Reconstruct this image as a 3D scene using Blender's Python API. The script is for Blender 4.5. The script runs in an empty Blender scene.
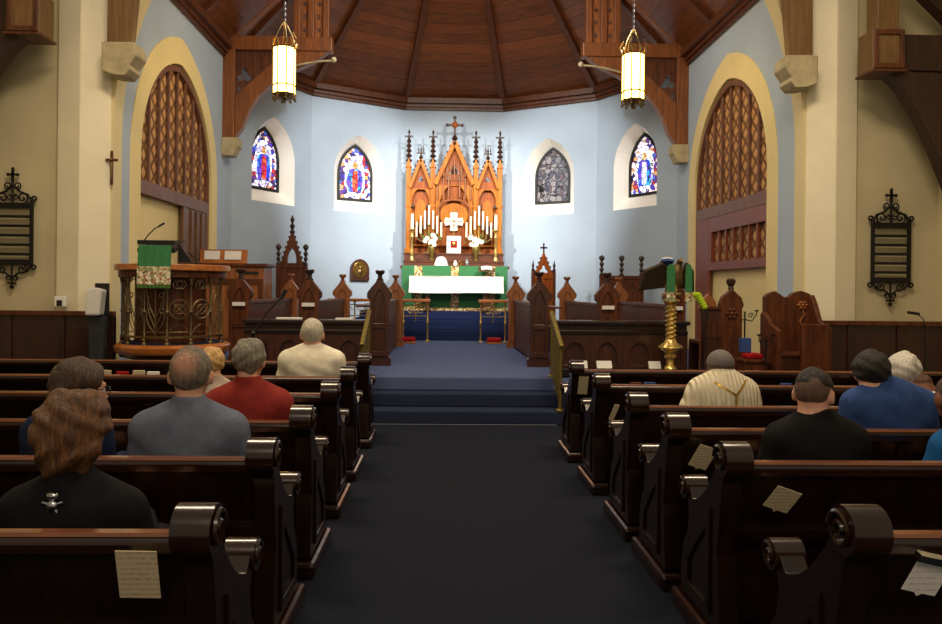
import bpy, bmesh, math, random
import numpy as np
from math import pi, sin, cos, radians as R, sqrt
from mathutils import Vector, Matrix
from mathutils.geometry import tessellate_polygon

random.seed(7)
C = bpy.context.scene.collection
F, H, VX, VY = 720.0, 1.52, 443.0, 286.0      # focal length in px, eye height, vanishing point
CX = 0.225                                     # centre line of the church

def at(px, py, Y):
    return Vector(((px - VX) * Y / F, Y, H + (VY - py) * Y / F))
def lin(c):
    return tuple(((v / 255.0) / 12.92 if v <= 10 else (((v / 255.0) + .055) / 1.055) ** 2.4) for v in c)
def rgb(*c):
    return lin(c) + (1.0,)

# ------------------------------------------------------------------ materials
def new_mat(name):
    m = bpy.data.materials.new(name); m.use_nodes = True
    nt = m.node_tree; b = nt.nodes['Principled BSDF']
    return m, nt, b
def node(nt, kind, **kw):
    n = nt.nodes.new(kind)
    for k, v in kw.items(): setattr(n, k, v)
    return n
def ramp(nt, fac, stops, interp='LINEAR'):
    r = node(nt, 'ShaderNodeValToRGB'); r.color_ramp.interpolation = interp
    e = r.color_ramp.elements
    while len(e) < len(stops): e.new(0.5)
    for i, (p, c) in enumerate(stops): e[i].position = p; e[i].color = c
    nt.links.new(fac, r.inputs['Fac']); return r.outputs['Color']
def coords(nt, scale=(1, 1, 1), kind='Object', rot=(0, 0, 0)):
    tc = node(nt, 'ShaderNodeTexCoord'); mp = node(nt, 'ShaderNodeMapping')
    mp.inputs['Scale'].default_value = scale; mp.inputs['Rotation'].default_value = rot
    nt.links.new(tc.outputs[kind], mp.inputs['Vector']); return mp.outputs['Vector']
def noise(nt, vec, scale, detail=4, rough=.55):
    n = node(nt, 'ShaderNodeTexNoise'); n.inputs['Scale'].default_value = scale
    n.inputs['Detail'].default_value = detail; n.inputs['Roughness'].default_value = rough
    nt.links.new(vec, n.inputs['Vector']); return n.outputs['Fac']
def bump(nt, b, height, strength=.2, dist=.01):
    bp = node(nt, 'ShaderNodeBump'); bp.inputs['Strength'].default_value = strength
    bp.inputs['Distance'].default_value = dist
    nt.links.new(height, bp.inputs['Height']); nt.links.new(bp.outputs['Normal'], b.inputs['Normal'])

def wood(name, c1, c2, rough=.35, stretch=(14, 14, 1.2), sc=2.2, coat=0.0, spec=.5):
    m, nt, b = new_mat(name)
    v = coords(nt, stretch); f = noise(nt, v, sc, 6, .6)
    col = ramp(nt, f, [(.3, rgb(*c1)), (.72, rgb(*c2))])
    nt.links.new(col, b.inputs['Base Color'])
    b.inputs['Roughness'].default_value = rough
    b.inputs['Coat Weight'].default_value = coat; b.inputs['Coat Roughness'].default_value = .12
    b.inputs['Specular IOR Level'].default_value = spec
    bump(nt, b, f, .08, .004)
    return m
def paint(name, c, rough=.7, var=.06, sc=1.3):
    m, nt, b = new_mat(name)
    f = noise(nt, coords(nt), sc, 5)
    lo = tuple(max(0, x * (1 - var)) for x in c); hi = tuple(min(255, x * (1 + var)) for x in c)
    nt.links.new(ramp(nt, f, [(.25, rgb(*lo)), (.75, rgb(*hi))]), b.inputs['Base Color'])
    b.inputs['Roughness'].default_value = rough
    g = noise(nt, coords(nt), 60, 2); bump(nt, b, g, .05, .003)
    return m
def fabric(name, c, c2=None, rough=.9, sc=120, bs=.25, fold=0):
    m, nt, b = new_mat(name)
    v = coords(nt); f = noise(nt, v, sc, 3)
    c2 = c2 or tuple(x * .8 for x in c)
    nt.links.new(ramp(nt, f, [(.3, rgb(*c2)), (.7, rgb(*c))]), b.inputs['Base Color'])
    b.inputs['Roughness'].default_value = rough; b.inputs['Specular IOR Level'].default_value = .15
    g = noise(nt, v, fold or sc, 3); bump(nt, b, g, bs, .02 if fold else .004)
    return m
def metal(name, c, rough=.3, metallic=1.0):
    m, nt, b = new_mat(name)
    f = noise(nt, coords(nt), 25, 3)
    nt.links.new(ramp(nt, f, [(.3, rgb(*[x * .75 for x in c])), (.7, rgb(*c))]), b.inputs['Base Color'])
    b.inputs['Metallic'].default_value = metallic; b.inputs['Roughness'].default_value = rough
    return m
def glow(name, c, strength, base=None):
    m, nt, b = new_mat(name)
    f = noise(nt, coords(nt), 9, 2)
    col = ramp(nt, f, [(.2, rgb(*[x * .9 for x in c])), (.8, rgb(*c))])
    nt.links.new(col, b.inputs['Base Color']); nt.links.new(col, b.inputs['Emission Color'])
    b.inputs['Emission Strength'].default_value = strength
    return m
def stained(name, cols, strength, sc=9, lead=.06):
    m, nt, b = new_mat(name)
    v = coords(nt)
    vo = node(nt, 'ShaderNodeTexVoronoi'); vo.inputs['Scale'].default_value = sc; nt.links.new(v, vo.inputs['Vector'])
    ve = node(nt, 'ShaderNodeTexVoronoi', feature='DISTANCE_TO_EDGE'); ve.inputs['Scale'].default_value = sc; nt.links.new(v, ve.inputs['Vector'])
    sp = node(nt, 'ShaderNodeSeparateColor'); nt.links.new(vo.outputs['Color'], sp.inputs['Color'])
    n = len(cols)
    col = ramp(nt, sp.outputs['Red'], [(i / n, rgb(*c)) for i, c in enumerate(cols)], 'CONSTANT')
    ld = ramp(nt, ve.outputs['Distance'], [(lead * .6, (0, 0, 0, 1)), (lead, (1, 1, 1, 1))])
    mx = node(nt, 'ShaderNodeMix', data_type='RGBA', blend_type='MULTIPLY'); mx.inputs['Factor'].default_value = 1
    nt.links.new(col, mx.inputs['A']); nt.links.new(ld, mx.inputs['B'])
    nt.links.new(mx.outputs['Result'], b.inputs['Base Color']); nt.links.new(mx.outputs['Result'], b.inputs['Emission Color'])
    b.inputs['Emission Strength'].default_value = strength; b.inputs['Roughness'].default_value = .25
    return m
def planks(name, c1, c2, pitch, axis='Z', rough=.45):
    m, nt, b = new_mat(name)
    v = coords(nt)
    sx = node(nt, 'ShaderNodeSeparateXYZ'); nt.links.new(v, sx.inputs[0])
    d = node(nt, 'ShaderNodeMath', operation='DIVIDE'); d.inputs[1].default_value = pitch; nt.links.new(sx.outputs[axis], d.inputs[0])
    fr = node(nt, 'ShaderNodeMath', operation='FRACT'); nt.links.new(d.outputs[0], fr.inputs[0])
    fl = node(nt, 'ShaderNodeMath', operation='FLOOR'); nt.links.new(d.outputs[0], fl.inputs[0])
    wn = node(nt, 'ShaderNodeTexWhiteNoise', noise_dimensions='1D'); nt.links.new(fl.outputs[0], wn.inputs['W'])
    g = noise(nt, coords(nt, (1.5, 1.5, 14)), 2.0, 5)
    ad = node(nt, 'ShaderNodeMath', operation='MULTIPLY_ADD'); ad.inputs[1].default_value = .45
    nt.links.new(wn.outputs['Value'], ad.inputs[0]); nt.links.new(g, ad.inputs[2])
    col = ramp(nt, ad.outputs[0], [(.3, rgb(*c1)), (.95, rgb(*c2))])
    gap = ramp(nt, fr.outputs[0], [(.0, (.25, .25, .25, 1)), (.09, (1, 1, 1, 1))])
    mx = node(nt, 'ShaderNodeMix', data_type='RGBA', blend_type='MULTIPLY'); mx.inputs['Factor'].default_value = 1
    nt.links.new(col, mx.inputs['A']); nt.links.new(gap, mx.inputs['B'])
    nt.links.new(mx.outputs['Result'], b.inputs['Base Color']); b.inputs['Roughness'].default_value = rough
    bump(nt, b, gap, .3, .01)
    return m
def lattice(name, c1, c2, sc):
    """diamond lattice cloth behind the organ grilles (pattern in the wall's Y/Z plane)"""
    m, nt, b = new_mat(name)
    v = coords(nt)
    sx = node(nt, 'ShaderNodeSeparateXYZ'); nt.links.new(v, sx.inputs[0])
    outs = []
    for op in ('ADD', 'SUBTRACT'):
        a = node(nt, 'ShaderNodeMath', operation=op); nt.links.new(sx.outputs['Y'], a.inputs[0]); nt.links.new(sx.outputs['Z'], a.inputs[1])
        s = node(nt, 'ShaderNodeMath', operation='MULTIPLY'); s.inputs[1].default_value = sc; nt.links.new(a.outputs[0], s.inputs[0])
        f = node(nt, 'ShaderNodeMath', operation='PINGPONG'); f.inputs[1].default_value = 1; nt.links.new(s.outputs[0], f.inputs[0])
        outs.append(f.outputs[0])
    mn = node(nt, 'ShaderNodeMath', operation='MINIMUM'); nt.links.new(outs[0], mn.inputs[0]); nt.links.new(outs[1], mn.inputs[1])
    nt.links.new(ramp(nt, mn.outputs[0], [(.18, rgb(*c1)), (.45, rgb(*c2))]), b.inputs['Base Color'])
    b.inputs['Roughness'].default_value = .8
    bump(nt, b, mn.outputs[0], .4, .02)
    return m
def striped(name, c, ink, pitch, axis='Z', frac=.3):
    """paper with faint lines of small illegible print"""
    m, nt, b = new_mat(name)
    v = coords(nt); sx = node(nt, 'ShaderNodeSeparateXYZ'); nt.links.new(v, sx.inputs[0])
    d = node(nt, 'ShaderNodeMath', operation='DIVIDE'); d.inputs[1].default_value = pitch; nt.links.new(sx.outputs[axis], d.inputs[0])
    fr = node(nt, 'ShaderNodeMath', operation='FRACT'); nt.links.new(d.outputs[0], fr.inputs[0])
    n = noise(nt, v, 140, 1); mu = node(nt, 'ShaderNodeMath', operation='MULTIPLY'); nt.links.new(n, mu.inputs[0])
    st = ramp(nt, fr.outputs[0], [(frac, (1, 1, 1, 1)), (frac + .05, (0, 0, 0, 1))]); nt.links.new(st, mu.inputs[1])
    nt.links.new(ramp(nt, mu.outputs[0], [(.35, rgb(*c)), (.62, rgb(*ink))]), b.inputs['Base Color'])
    b.inputs['Roughness'].default_value = .8
    return m

M = {}
M['blue_wall'] = paint('blue wall paint', (172, 189, 206), .75, .03)
M['cream'] = paint('cream wall paint', (196, 184, 148), .75, .05)
M['jamb'] = paint('lit jamb paint', (222, 208, 160), .7, .03)
M['pier'] = paint('pale cream pier paint', (236, 228, 200), .7, .04)
M['arch_yellow'] = paint('warm cream arch paint', (232, 214, 154), .7, .03)
M['white_reveal'] = paint('white reveal paint', (255, 252, 244), .7, .01)
M['stone'] = paint('carved stone', (176, 164, 130), .8, .12, 6)
M['roof'] = planks('stained roof boards', (72, 38, 17), (130, 72, 34), .16, 'Z', .42)
M['rib'] = wood('roof timber', (50, 24, 12), (112, 60, 28), .45)
M['rib_lit'] = wood('carved truss timber', (98, 54, 26), (150, 88, 42), .45)  # paler than rib: orange lantern light put into the timber colour
M['rib_dark'] = wood('dark roof timber', (28, 15, 9), (64, 36, 20), .5)
M['plank_brown'] = wood('wall post timber', (96, 70, 40), (132, 100, 60), .5)
M['black_infill'] = paint('near-black infill board', (14, 11, 10), .8)
M['pew'] = wood('dark varnished pew oak', (16, 7, 4), (38, 17, 9), .30, (10, 10, 1.5), 2.0, .35)
M['rail_highlight'] = wood('pew rail highlight oak', (104, 58, 34), (150, 94, 60), .22, (1.5, 12, 12), 2.0, .7)  # lighter oak that paints in the rails' thin highlight lines
M['pew_h'] = wood('dark varnished rail oak', (22, 10, 5), (50, 24, 13), .24, (1.5, 12, 12), 2.0, .6)
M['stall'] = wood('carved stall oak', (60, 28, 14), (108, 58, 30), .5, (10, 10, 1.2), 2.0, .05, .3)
M['stall_dark'] = wood('dark stall oak', (44, 20, 11), (82, 42, 22), .4, (10, 10, 1.2), 2.0, .2)  # darker oak for screens, seat fronts and the front stall ends
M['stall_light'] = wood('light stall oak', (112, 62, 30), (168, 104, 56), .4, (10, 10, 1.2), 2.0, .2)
M['reredos'] = wood('golden carved oak', (140, 74, 6), (196, 116, 16), .45, (10, 10, 1.2), 2.0, 0, .25)
M['reredos_deep'] = wood('red brown carved oak', (112, 50, 8), (164, 84, 16), .5, (10, 10, 1.2), 2.0, 0, .25)
M['gradine'] = wood('dark red shelf oak', (62, 26, 12), (112, 54, 26), .4, (1.5, 10, 10), 2.0, .2)
M['finial'] = wood('dark turned finial', (34, 17, 12), (62, 32, 20), .45)
M['screen_wood'] = wood('organ screen oak', (92, 58, 42), (134, 92, 70), .5)
M['screen_red'] = wood('organ screen red oak', (104, 48, 28), (140, 72, 42), .45)
M['door_wood'] = wood('brown door oak', (84, 52, 28), (122, 80, 46), .45)
M['lattice'] = lattice('tan lattice cloth', (112, 74, 40), (206, 156, 100), 8)
M['wains'] = wood('dark wainscot oak', (32, 12, 7), (62, 24, 14), .4, (8, 8, 1), 2.0, .3)
M['rail_orange'] = wood('honey oak rail', (142, 78, 32), (196, 120, 58), .3, (1.2, 12, 12), 2.0, .4)
M['carpet'] = fabric('dark navy carpet', (32, 37, 49), (17, 20, 28), .95, 160, .5)
M['carpet_blue'] = fabric('blue chancel carpet', (94, 106, 146), (73, 84, 120), .95, 160, .5)
M['carpet_sanctuary'] = fabric('royal blue step carpet', (32, 44, 84), (22, 31, 62), .95, 160, .5)
M['carpet_step'] = fabric('navy step carpet', (46, 55, 80), (32, 39, 58), .95, 160, .5)
M['iron'] = metal('black wrought iron', (26, 24, 24), .55, .4)
M['black'] = paint('black plastic', (18, 18, 20), .45)
M['white_plastic'] = paint('white plastic', (236, 236, 232), .4, .02)
M['grey_metal'] = metal('grey painted metal', (70, 72, 76), .5, .5)
M['brass'] = metal('polished brass', (236, 200, 116), .26, .72)
M['brass_dull'] = metal('aged brass', (150, 128, 84), .45)
M['bronze'] = metal('dull bronze', (122, 104, 76), .5, .8)
M['brass_olive'] = metal('olive brass', (150, 128, 62), .5, .7)
M['wing_bronze'] = metal('dark feathered bronze', (66, 56, 38), .5, .8)
M['gold'] = metal('bright gold', (240, 196, 96), .25)
M['silver'] = metal('silver', (220, 224, 230), .25)
M['white_cloth'] = fabric('white linen', (250, 248, 242), (236, 232, 226), .9, 60, .15)
M['green_cloth'] = fabric('green silk', (66, 130, 84), (50, 108, 68), .7, 50, .2)
M['orphrey'] = stained('gold embroidered band', [(214, 190, 120), (186, 150, 84), (236, 222, 180), (150, 110, 70)], 0, 26, .05)
M['embroid'] = stained('embroidered cream panel', [(226, 214, 178), (204, 182, 140), (240, 234, 214), (176, 120, 90), (150, 156, 110)], 0, 34, .04)
M['candle'] = fabric('cream wax', (252, 246, 226), (246, 238, 212), .5, 20, .05)
M['red_cloth'] = fabric('red velvet', (176, 30, 34), (140, 20, 26), .8, 60, .2)
M['flower'] = fabric('white petals', (252, 252, 246), (232, 236, 220), .7, 30, .2)
M['leaf'] = fabric('green leaves', (92, 128, 62), (58, 92, 40), .6, 30, .3)
M['paper'] = striped('printed cream paper', (198, 182, 148), (158, 142, 114), .016)
M['paper_white'] = striped('white paper', (240, 238, 232), (206, 206, 204), .02)
M['lime'] = fabric('lime foam', (196, 226, 60), (160, 196, 40), .9, 80, .4)
M['bluebook'] = fabric('blue book cloth', (66, 92, 150), (50, 72, 124), .7, 60, .2)
M['lantern_glass'] = glow('glowing lantern glass', (255, 206, 100), 15.0)
M['niche_glow'] = glow('niche glow panel', (255, 250, 238), .55)
GL_A = [(62, 52, 168), (226, 222, 246), (170, 48, 58), (70, 96, 190), (236, 206, 200), (96, 52, 132), (206, 150, 100), (246, 240, 246), (52, 40, 96), (240, 226, 236)]
M['glass_blue'] = stained('blue and red stained glass', GL_A, .95, 11)
M['glass_white'] = stained('white stained glass', [(238, 236, 250), (206, 216, 246), (250, 240, 230), (170, 170, 226)], 1.3, 8)
M['glass_robe'] = stained('deep blue robe glass', [(44, 70, 214), (70, 120, 236), (100, 70, 200), (40, 160, 220)], 1.0, 9)
M['glass_red'] = stained('red robe glass', [(206, 40, 44), (180, 40, 90), (230, 90, 60)], 1.0, 9)
M['glass_skin'] = stained('pale face glass', [(244, 206, 150), (214, 150, 90)], .8, 9)
M['glass_grey'] = stained('unlit grey stained glass', [(112, 112, 120), (84, 86, 98), (136, 132, 136), (96, 84, 90)], .3, 8)
M['glass_greyd'] = stained('unlit dark robe glass', [(84, 86, 104), (70, 72, 92), (110, 108, 118)], .25, 14)
M['lead'] = paint('black lead', (10, 10, 12), .5)

# ------------------------------------------------------------------ mesh builder
class MB:
    def __init__(s): s.v = []; s.f = []; s.sm = []
    def add(s, vs, fs, smooth=False):
        b = len(s.v); s.v += [tuple(p) for p in vs]
        s.f += [tuple(b + i for i in f) for f in fs]; s.sm += [smooth] * len(fs); return s
    def box(s, x0, x1, y0, y1, z0, z1):
        vs = [(x, y, z) for x in (x0, x1) for y in (y0, y1) for z in (z0, z1)]
        return s.add(vs, [(0, 1, 3, 2), (4, 6, 7, 5), (0, 4, 5, 1), (2, 3, 7, 6), (0, 2, 6, 4), (1, 5, 7, 3)])
    def cbox(s, c, size, rot=None):
        rot = rot or Matrix.Identity(3); c = Vector(c)
        vs = [c + rot @ Vector((a * size[0] / 2, b_ * size[1] / 2, d * size[2] / 2)) for a in (-1, 1) for b_ in (-1, 1) for d in (-1, 1)]
        return s.add(vs, [(0, 1, 3, 2), (4, 6, 7, 5), (0, 4, 5, 1), (2, 3, 7, 6), (0, 2, 6, 4), (1, 5, 7, 3)])
    def bar(s, p0, p1, w, d, up=(0, 0, 1)):
        """rectangular bar from p0 to p1, w across, d along 'up'"""
        p0, p1 = Vector(p0), Vector(p1); t = (p1 - p0).normalized(); u = Vector(up)
        a = t.cross(u)
        if a.length < 1e-4: a = t.cross(Vector((0, 1, 0)))
        a.normalize(); b = a.cross(t).normalized()
        vs = [p + a * (i * w / 2) + b * (j * d / 2) for p in (p0, p1) for i, j in ((-1, -1), (1, -1), (1, 1), (-1, 1))]
        return s.add(vs, [(3, 2, 1, 0), (4, 5, 6, 7), (0, 1, 5, 4), (1, 2, 6, 5), (2, 3, 7, 6), (3, 0, 4, 7)])
    def prism(s, poly, axis, a0, a1, holes=(), smooth=False):
        def P(p, a): return {'x': (a, p[0], p[1]), 'y': (p[0], a, p[1]), 'z': (p[0], p[1], a)}[axis]
        loops = [list(poly)] + [list(h) for h in holes]
        tris = tessellate_polygon([[Vector((p[0], p[1], 0)) for p in l] for l in loops])
        flat = [p for l in loops for p in l]; n = len(flat)
        vs = [P(p, a0) for p in flat] + [P(p, a1) for p in flat]
        s.add(vs, [tuple(t) for t in tris] + [tuple(n + i for i in reversed(t)) for t in tris])
        b = len(s.v) - 2 * n; o = 0; fs = []
        for l in loops:
            k = len(l)
            for i in range(k):
                j = (i + 1) % k; fs.append((b + o + i, b + o + j, b + n + o + j, b + n + o + i))
            o += k
        s.f += fs; s.sm += [smooth] * len(fs); return s
    def tube(s, pts, r, n=8, closed=False, r1=None, cap=True):
        pts = [Vector(p) for p in pts]; m = len(pts); rings = []
        t0 = (pts[1] - pts[0]).normalized(); u = t0.orthogonal().normalized()
        for i, p in enumerate(pts):
            a = pts[(i - 1) % m] if (closed or i > 0) else p; b = pts[(i + 1) % m] if (closed or i < m - 1) else p
            t = (b - a).normalized() if (b - a).length > 1e-9 else t0
            u = (u - t * u.dot(t)); u = u.normalized() if u.length > 1e-6 else t.orthogonal().normalized()
            w = t.cross(u); rr = r if r1 is None else r + (r1 - r) * i / (m - 1)
            rings.append([p + (u * cos(2 * pi * k / n) + w * sin(2 * pi * k / n)) * rr for k in range(n)])
        vs = [p for g in rings for p in g]; fs = []
        for i in range(m if closed else m - 1):
            for k in range(n):
                a, b = i * n, ((i + 1) % m) * n
                fs.append((a + k, a + (k + 1) % n, b + (k + 1) % n, b + k))
        s.add(vs, fs, n > 4)
        if cap and not closed:
            q = len(s.v) - m * n
            s.f += [tuple(q + k for k in reversed(range(n))), tuple(q + (m - 1) * n + k for k in range(n))]; s.sm += [False, False]
        return s
    def cyl(s, p0, p1, r0, r1=None, n=14): return s.tube([p0, p1], r0, n, r1=r0 if r1 is None else r1)
    def lathe(s, prof, c=(0, 0, 0), n=16, a0=0, a1=2 * pi, smooth=True):
        full = abs(a1 - a0 - 2 * pi) < 1e-6; k = n if full else n + 1
        vs = [(c[0] + r * cos(a0 + (a1 - a0) * i / n), c[1] + r * sin(a0 + (a1 - a0) * i / n), c[2] + z) for r, z in prof for i in range(k)]
        fs = []
        for j in range(len(prof) - 1):
            for i in range(n):
                i2 = (i + 1) % k if full else i + 1
                fs.append((j * k + i, j * k + i2, (j + 1) * k + i2, (j + 1) * k + i))
        s.add(vs, fs, smooth)
        if full:
            b = len(s.v) - len(vs)
            if prof[0][0] > 1e-4: s.f.append(tuple(b + i for i in reversed(range(k)))); s.sm.append(False)
            if prof[-1][0] > 1e-4: s.f.append(tuple(b + (len(prof) - 1) * k + i for i in range(k))); s.sm.append(False)
        return s
    def ball(s, c, r, n=12, m=8):
        r = (r, r, r) if not hasattr(r, '__len__') else r
        vs = [(c[0], c[1], c[2] - r[2])]
        for j in range(1, m):
            t = -pi / 2 + pi * j / m
            vs += [(c[0] + r[0] * cos(t) * cos(2 * pi * i / n), c[1] + r[1] * cos(t) * sin(2 * pi * i / n), c[2] + r[2] * sin(t)) for i in range(n)]
        vs.append((c[0], c[1], c[2] + r[2])); fs = []
        for i in range(n): fs.append((0, 1 + (i + 1) % n, 1 + i))
        for j in range(m - 2):
            for i in range(n):
                a, b = 1 + j * n, 1 + (j + 1) * n; i2 = (i + 1) % n
                fs.append((a + i, a + i2, b + i2, b + i))
        e = len(vs) - 1; a = 1 + (m - 2) * n
        for i in range(n): fs.append((a + i, a + (i + 1) % n, e))
        return s.add(vs, fs, True)
    def xf(s, mat):
        s.v = [tuple(mat @ Vector(p)) for p in s.v]; return s
    def build(s, name, mat, parent=None, bevel=0.0, loc=None, kind=None):
        me = bpy.data.meshes.new(name); me.from_pydata(s.v, [], s.f)
        me.polygons.foreach_set('use_smooth', s.sm)
        bm = bmesh.new(); bm.from_mesh(me); bmesh.ops.remove_doubles(bm, verts=bm.verts, dist=1e-5)
        bmesh.ops.recalc_face_normals(bm, faces=bm.faces); bm.to_mesh(me); bm.free()
        if any(s.sm): me.set_sharp_from_angle(angle=R(38))
        me.materials.append(M[mat] if isinstance(mat, str) else mat); me.update()
        o = bpy.data.objects.new(name, me); C.objects.link(o)
        if parent is not None: o.parent = parent
        if loc is not None: o.location = loc
        if bevel:
            b = o.modifiers.new('bevel', 'BEVEL'); b.width = bevel; b.segments = 2; b.limit_method = 'ANGLE'; b.angle_limit = R(40)
        if kind: o['kind'] = kind
        return o

def tag(o, label, cat, group=None):
    o['label'] = label; o['category'] = cat
    if group: o['group'] = group
    return o
def thing(name, label, cat, loc=(0, 0, 0), rz=0.0, group=None):
    o = bpy.data.objects.new(name, None); C.objects.link(o); o.empty_display_size = .1
    o.location = loc; o.rotation_euler = (0, 0, rz); return tag(o, label, cat, group)
def struct(name, loc=(0, 0, 0)):
    o = bpy.data.objects.new(name, None); C.objects.link(o); o.location = loc; o['kind'] = 'structure'; return o
def copy_tree(o, label=None, group=None, loc=None, rz=None):
    kids = {}
    for c in C.objects:
        if c.parent: kids.setdefault(c.parent.name, []).append(c)
    def rec(src, parent):
        c = src.copy(); C.objects.link(c)
        if parent is not None: c.parent = parent
        for k in kids.get(src.name, []): rec(k, c)
        return c
    r = rec(o, None)
    if label: r['label'] = label
    if group: r['group'] = group
    if loc is not None: r.location = loc
    if rz is not None: r.rotation_euler = (0, 0, rz)
    return r

def arch(w, z0, zs, za, cx=0.0, n=9):
    """pointed arch outline, counter-clockwise from bottom left: width w, sill z0, spring zs, apex za"""
    h = za - zs; a = w / 2; Rr = (a * a + h * h) / w
    pts = [(cx - a, z0), (cx + a, z0)]
    t1 = math.atan2(h, Rr - a)
    right = [(cx + a - Rr + Rr * cos(t1 * i / n), zs + Rr * sin(t1 * i / n)) for i in range(n + 1)]
    right[-1] = (cx, za)
    left = [(2 * cx - x, z) for x, z in reversed(right[:-1])]
    return pts + right + left
def spiral(c, r0, r1, a0, turns, plane='xz', n=22, off=0.0):
    out = []
    for i in range(n + 1):
        t = i / n; r = r0 + (r1 - r0) * t; a = a0 + 2 * pi * turns * t
        u, v = c[0] + r * cos(a), c[1] + r * sin(a)
        out.append((u, off, v) if plane == 'xz' else (off, u, v))
    return out
# ================================================================== the setting
XL, XR = -4.145, 4.595            # chancel side walls
ZC, ZW = 0.46, 5.95               # chancel floor, wall head
YA, AP = 12.93, 4.37              # centre and apothem of the apse

def S(name, mb, mat, parent=None, bevel=0.0, loc=None):
    o = mb.build(name, mat, parent, bevel, loc)
    if parent is None: o['kind'] = 'structure'
    return o
# floors and steps
S('floor', MB().box(-5.9, 6.4, -1.5, 8.1, -.1, 0), 'carpet')
S('floor_chancel', MB().box(-4.9, -.93, 8.1, 9.3, -.1, ZC).box(1.38, 5.3, 8.1, 9.3, -.1, ZC).box(-4.5, 4.95, 8.72, 17.4, -.1, ZC), 'carpet_blue')
st = struct('floor_steps')
S('step', MB().box(-.93, 1.38, 8.1, 8.72, 0, .15), 'carpet_step', st, .015)
S('step', MB().box(-.93, 1.38, 8.4, 8.72, .15, .30), 'carpet_step', st, .015)
S('step', MB().box(-.93, 1.38, 8.68, 8.74, .30, .462), 'carpet_blue', st, .015)
st = struct('floor_sanctuary')
S('step', MB().box(-2.2, 2.65, 14.9, 17.2, ZC, .66), 'carpet_sanctuary', st, .015)
S('step', MB().box(-2.0, 2.45, 15.2, 17.2, .66, .86), 'carpet_sanctuary', st, .015)
S('step', MB().box(-1.8, 2.25, 15.5, 17.2, .86, 1.05), 'carpet_sanctuary', st, .015)

# apse: five facets of a twelve-sided plan
FW = 2 * AP * math.tan(R(15)) + .004
def facet_matrix(deg):
    a = R(deg)
    return Matrix.Translation((CX + AP * cos(a), YA + AP * sin(a), 0)) @ Matrix.Rotation(a - pi / 2, 4, 'Z')   # local +y points out of the room
OPW, OZ0, OZS, OZA = 1.26, 3.28, 4.18, 5.07
GW, GZ0, GZS, GZA = .88, 3.57, 4.18, 4.90
outer = [(-FW / 2, ZC), (FW / 2, ZC), (FW / 2, ZW + .1), (-FW / 2, ZW + .1)]
for deg, nm in ((90, 'wall_apse_back'), (60, 'wall_apse_back_right'), (120, 'wall_apse_back_left'), (30, 'wall_apse_right'), (150, 'wall_apse_left')):
    mb = MB()
    if deg == 90: mb.prism(outer, 'y', 0, .12)
    else: mb.prism(outer, 'y', 0, .04, holes=[arch(OPW, OZ0, OZS, OZA)])
    o = S(nm, mb.xf(facet_matrix(deg)), 'blue_wall')

def figure_window(n, deg, grey):
    w = struct('window_%d' % n)
    mt = facet_matrix(deg)
    a, b = arch(OPW, OZ0, OZS, OZA), arch(GW, GZ0, GZS, GZA)
    mb = MB(); k = len(a)
    vs = [(p[0], .0, p[1]) for p in a] + [(p[0], .30, p[1]) for p in b]
    mb.add(vs, [(i, (i + 1) % k, k + (i + 1) % k, k + i) for i in range(k)])
    mb.xf(mt).build('window_reveal', 'white_reveal', w)
    sh = arch(GW - .11, GZ0 + .055, GZS, GZA - .07)
    MB().prism(b, 'y', .265, .30, holes=[sh]).xf(mt).build('lead_frame', 'lead', w)
    g = MB().prism(b, 'y', .30, .31).xf(mt).build('glass_panel', 'glass_grey' if grey else 'glass_blue', w)
    zc = GZ0 + .56
    mb = MB()                                        # pale mandorla behind the figure
    el = [(.25 * cos(2 * pi * i / 24), zc + .50 * sin(2 * pi * i / 24)) for i in range(24)]
    mb.prism(el, 'y', .293, .299).xf(mt).build('glass_field', 'glass_grey' if grey else 'glass_white', g)
    rb = [(-.16, zc - .36), (.16, zc - .36), (.2, zc - .05), (.15, zc + .16), (.06, zc + .2), (-.06, zc + .2), (-.15, zc + .16), (-.2, zc - .05)]
    MB().prism(rb, 'y', .286, .292).xf(mt).build('robe', 'glass_greyd' if grey else 'glass_robe', g)
    ir = [(-.06, zc - .34), (.06, zc - .34), (.075, zc - .05), (.05, zc + .15), (-.05, zc + .15), (-.075, zc - .05)]
    MB().prism(ir, 'y', .28, .285).xf(mt).build('inner_robe', 'glass_grey' if grey else ('glass_red' if n != 4 else 'glass_white'), g)
    hd = [(.07 * cos(2 * pi * i / 16), zc + .27 + .085 * sin(2 * pi * i / 16)) for i in range(16)]
    MB().prism(hd, 'y', .28, .286).xf(mt).build('head', 'glass_grey' if grey else 'glass_skin', g)
figure_window(1, 150, False); figure_window(2, 120, False); figure_window(3, 60, True); figure_window(4, 30, False)

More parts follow.
